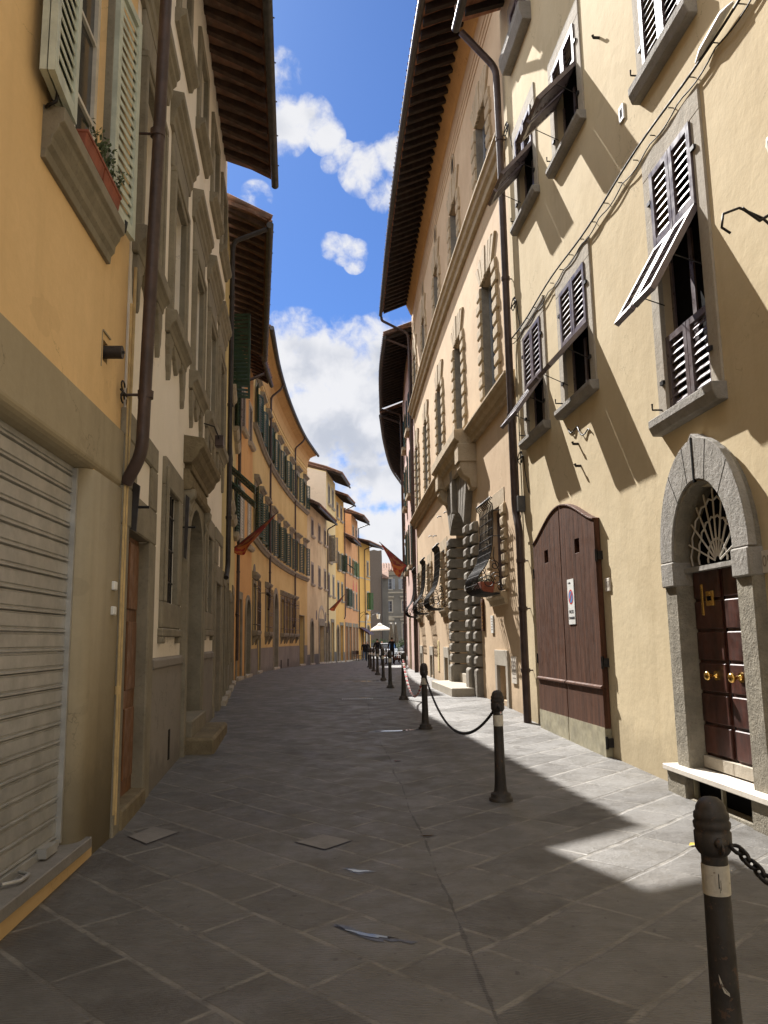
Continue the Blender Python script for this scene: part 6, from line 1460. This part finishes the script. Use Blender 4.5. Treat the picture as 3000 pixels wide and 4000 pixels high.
# tables, chairs, railing of the cafe
def chair(x, y, rot, label, mat='wicker'):
    t = thing('chair', label, 'chair', (x, y, gz(y)), 'cafe chairs'); ca, sa = math.cos(rot), math.sin(rot); fn = lambda a, z, o: (x + a * ca - o * sa, y + a * sa + o * ca, gz(y) + z)
    m_ = MB(fn); m_.box(-.2, .2, .43, .47, -.2, .2); build('seat', m_, mat, t); m_ = MB(fn); m_.box(-.2, .2, .55, .88, .18, .21); build('backrest', m_, mat, t)
    for a in (-.18, .18):
        for o in (-.18, .19): m_ = MB(fn); m_.box(a - .015, a + .015, 0, .43 if o < 0 else .9, o - .015, o + .015); build('leg', m_, 'rafter', t)
chair(-2.45, 73.6, 2.2, 'wooden cafe chair beside the couple in black', 'rafter'); chair(-2.75, 72.4, .6, 'wooden cafe chair by the wall of the tall terracotta house', 'rafter'); chair(.95, 82.5, 1.0, 'dark cafe chair left of the cafe table', 'dark'); chair(1.75, 82.6, 4.2, 'dark cafe chair right of the cafe table', 'dark')
tb = thing('table', 'dark cafe table by the terracotta tub', 'table', (1.35, 82.2, gz(82))); m_ = MB(); m_.box(.95, 1.75, gz(82) + .70, gz(82) + .75, 81.85, 82.6) if False else m_.lathe([(.42, .70), (.42, .74)], (1.35, 82.2, gz(82)), 16); build('top', m_, 'dark', tb); m_ = MB(); m_.tube([(1.35, 82.2, gz(82)), (1.35, 82.2, gz(82) + .7)], .035, 6); m_.lathe([(.25, 0), (.25, .03)], (1.35, 82.2, gz(82)), 12); build('leg', m_, 'dark', tb)
rl = thing('railing', 'low white railing across the mouth of the piazza', 'railing', (1.2, 79.5, gz(80))); m_ = MB()
m_.tube([(.6, 79.5, gz(79) + .62), (1.75, 79.5, gz(79) + .62)], .035, 6); m_.tube([(.6, 79.5, gz(79) + .3), (1.75, 79.5, gz(79) + .3)], .025, 6); build('rail', m_, 'white_plastic', rl)
for x in (.62, 1.18, 1.73): m_ = MB(); m_.tube([(x, 79.5, gz(79)), (x, 79.5, gz(79) + .64)], .03, 6); build('post', m_, 'white_plastic', rl)
# lanterns on the far walls, shop awning
def lantern(p, d_, label):
    t = thing('wall_lantern', label, 'lantern', p, 'street lanterns on the far walls'); A = Vector(p); B = A + Vector(d_)
    m_ = MB(); m_.tube([A, (A + B) / 2 + Vector((0, 0, .18)), B], .02, 5); m_.tube([A - Vector((0, 0, .45)), (A + B) / 2 - Vector((0, 0, .05)), B], .015, 5); build('bracket', m_, 'iron', t)
    m_ = MB(); m_.lathe([(.12, -.62), (.2, -.15), (.2, -.12)], B, 6); build('glass_shade', m_, 'lamp_glass', t); m_ = MB(); m_.lathe([(.21, -.12), (.06, .04), (.02, .1)], B, 6); build('cap', m_, 'iron', t)
lantern((-1.60, 82.0, 4.25), (.85, .6, .05), 'glass lantern on a bracket from the yellow corner house'); lantern((-2.5, 78.3, 4.1), (.7, -.4, 0), 'lantern on the front of the yellow corner house over the rolled awning')
aw = thing('awning', 'dark red shop awning half rolled on the yellow corner house', 'awning', (-2.4, 78.8, 2.2)); m_ = MB(L10.at); m_.prism_o([(.0, 2.75), (.05, 2.8), (1.0, 2.2), (1.0, 2.05), (.95, 2.05)], .2, 1.9); build('canopy', m_, 'door_red', aw)

# drain grate and a fallen leaf
gr = thing('drain_grate', 'pale metal drain grate in the shaded street beyond the third bollard', 'drain grate', (-.62, 16.9, gz(16.9)))
m_ = MB(); m_.add([(x, y, gz(y) + .003) for x, y in ((-.95, 16.7), (-.3, 16.7), (-.3, 17.1), (-.95, 17.1))], [(0, 1, 2, 3)]); build('pit', m_, 'void', gr, recalc=False)
m_ = MB()
for i in range(14): x = -.93 + i * .047; m_.add([(x, 16.7, gz(16.7) + .008), (x + .026, 16.7, gz(16.7) + .008), (x + .026, 17.1, gz(17.1) + .008), (x, 17.1, gz(17.1) + .008)], [(0, 1, 2, 3)])
for y in (16.7, 16.89, 17.07): m_.add([(-.95, y, gz(y) + .0085), (-.3, y, gz(y) + .0085), (-.3, y + .03, gz(y) + .0085), (-.95, y + .03, gz(y) + .0085)], [(0, 1, 2, 3)])
build('bars', m_, 'steel', gr, recalc=False)
m_ = MB(); c_ = Vector((2.10, 5.83, gz(5.83) + .012)); e, f = Vector((.035, .02, .004)), Vector((-.012, .02, .008))
m_.add([c_ - e, c_ + f * .9, c_ + e, c_ - f * .8 + Vector((0, 0, .006)), c_], [(0, 4, 1), (1, 4, 2), (2, 4, 3), (3, 4, 0)])
tag(build('fallen_leaf', m_, 'dry_leaf', recalc=False), 'small yellow leaf lying on the sunlit paving', 'leaf')
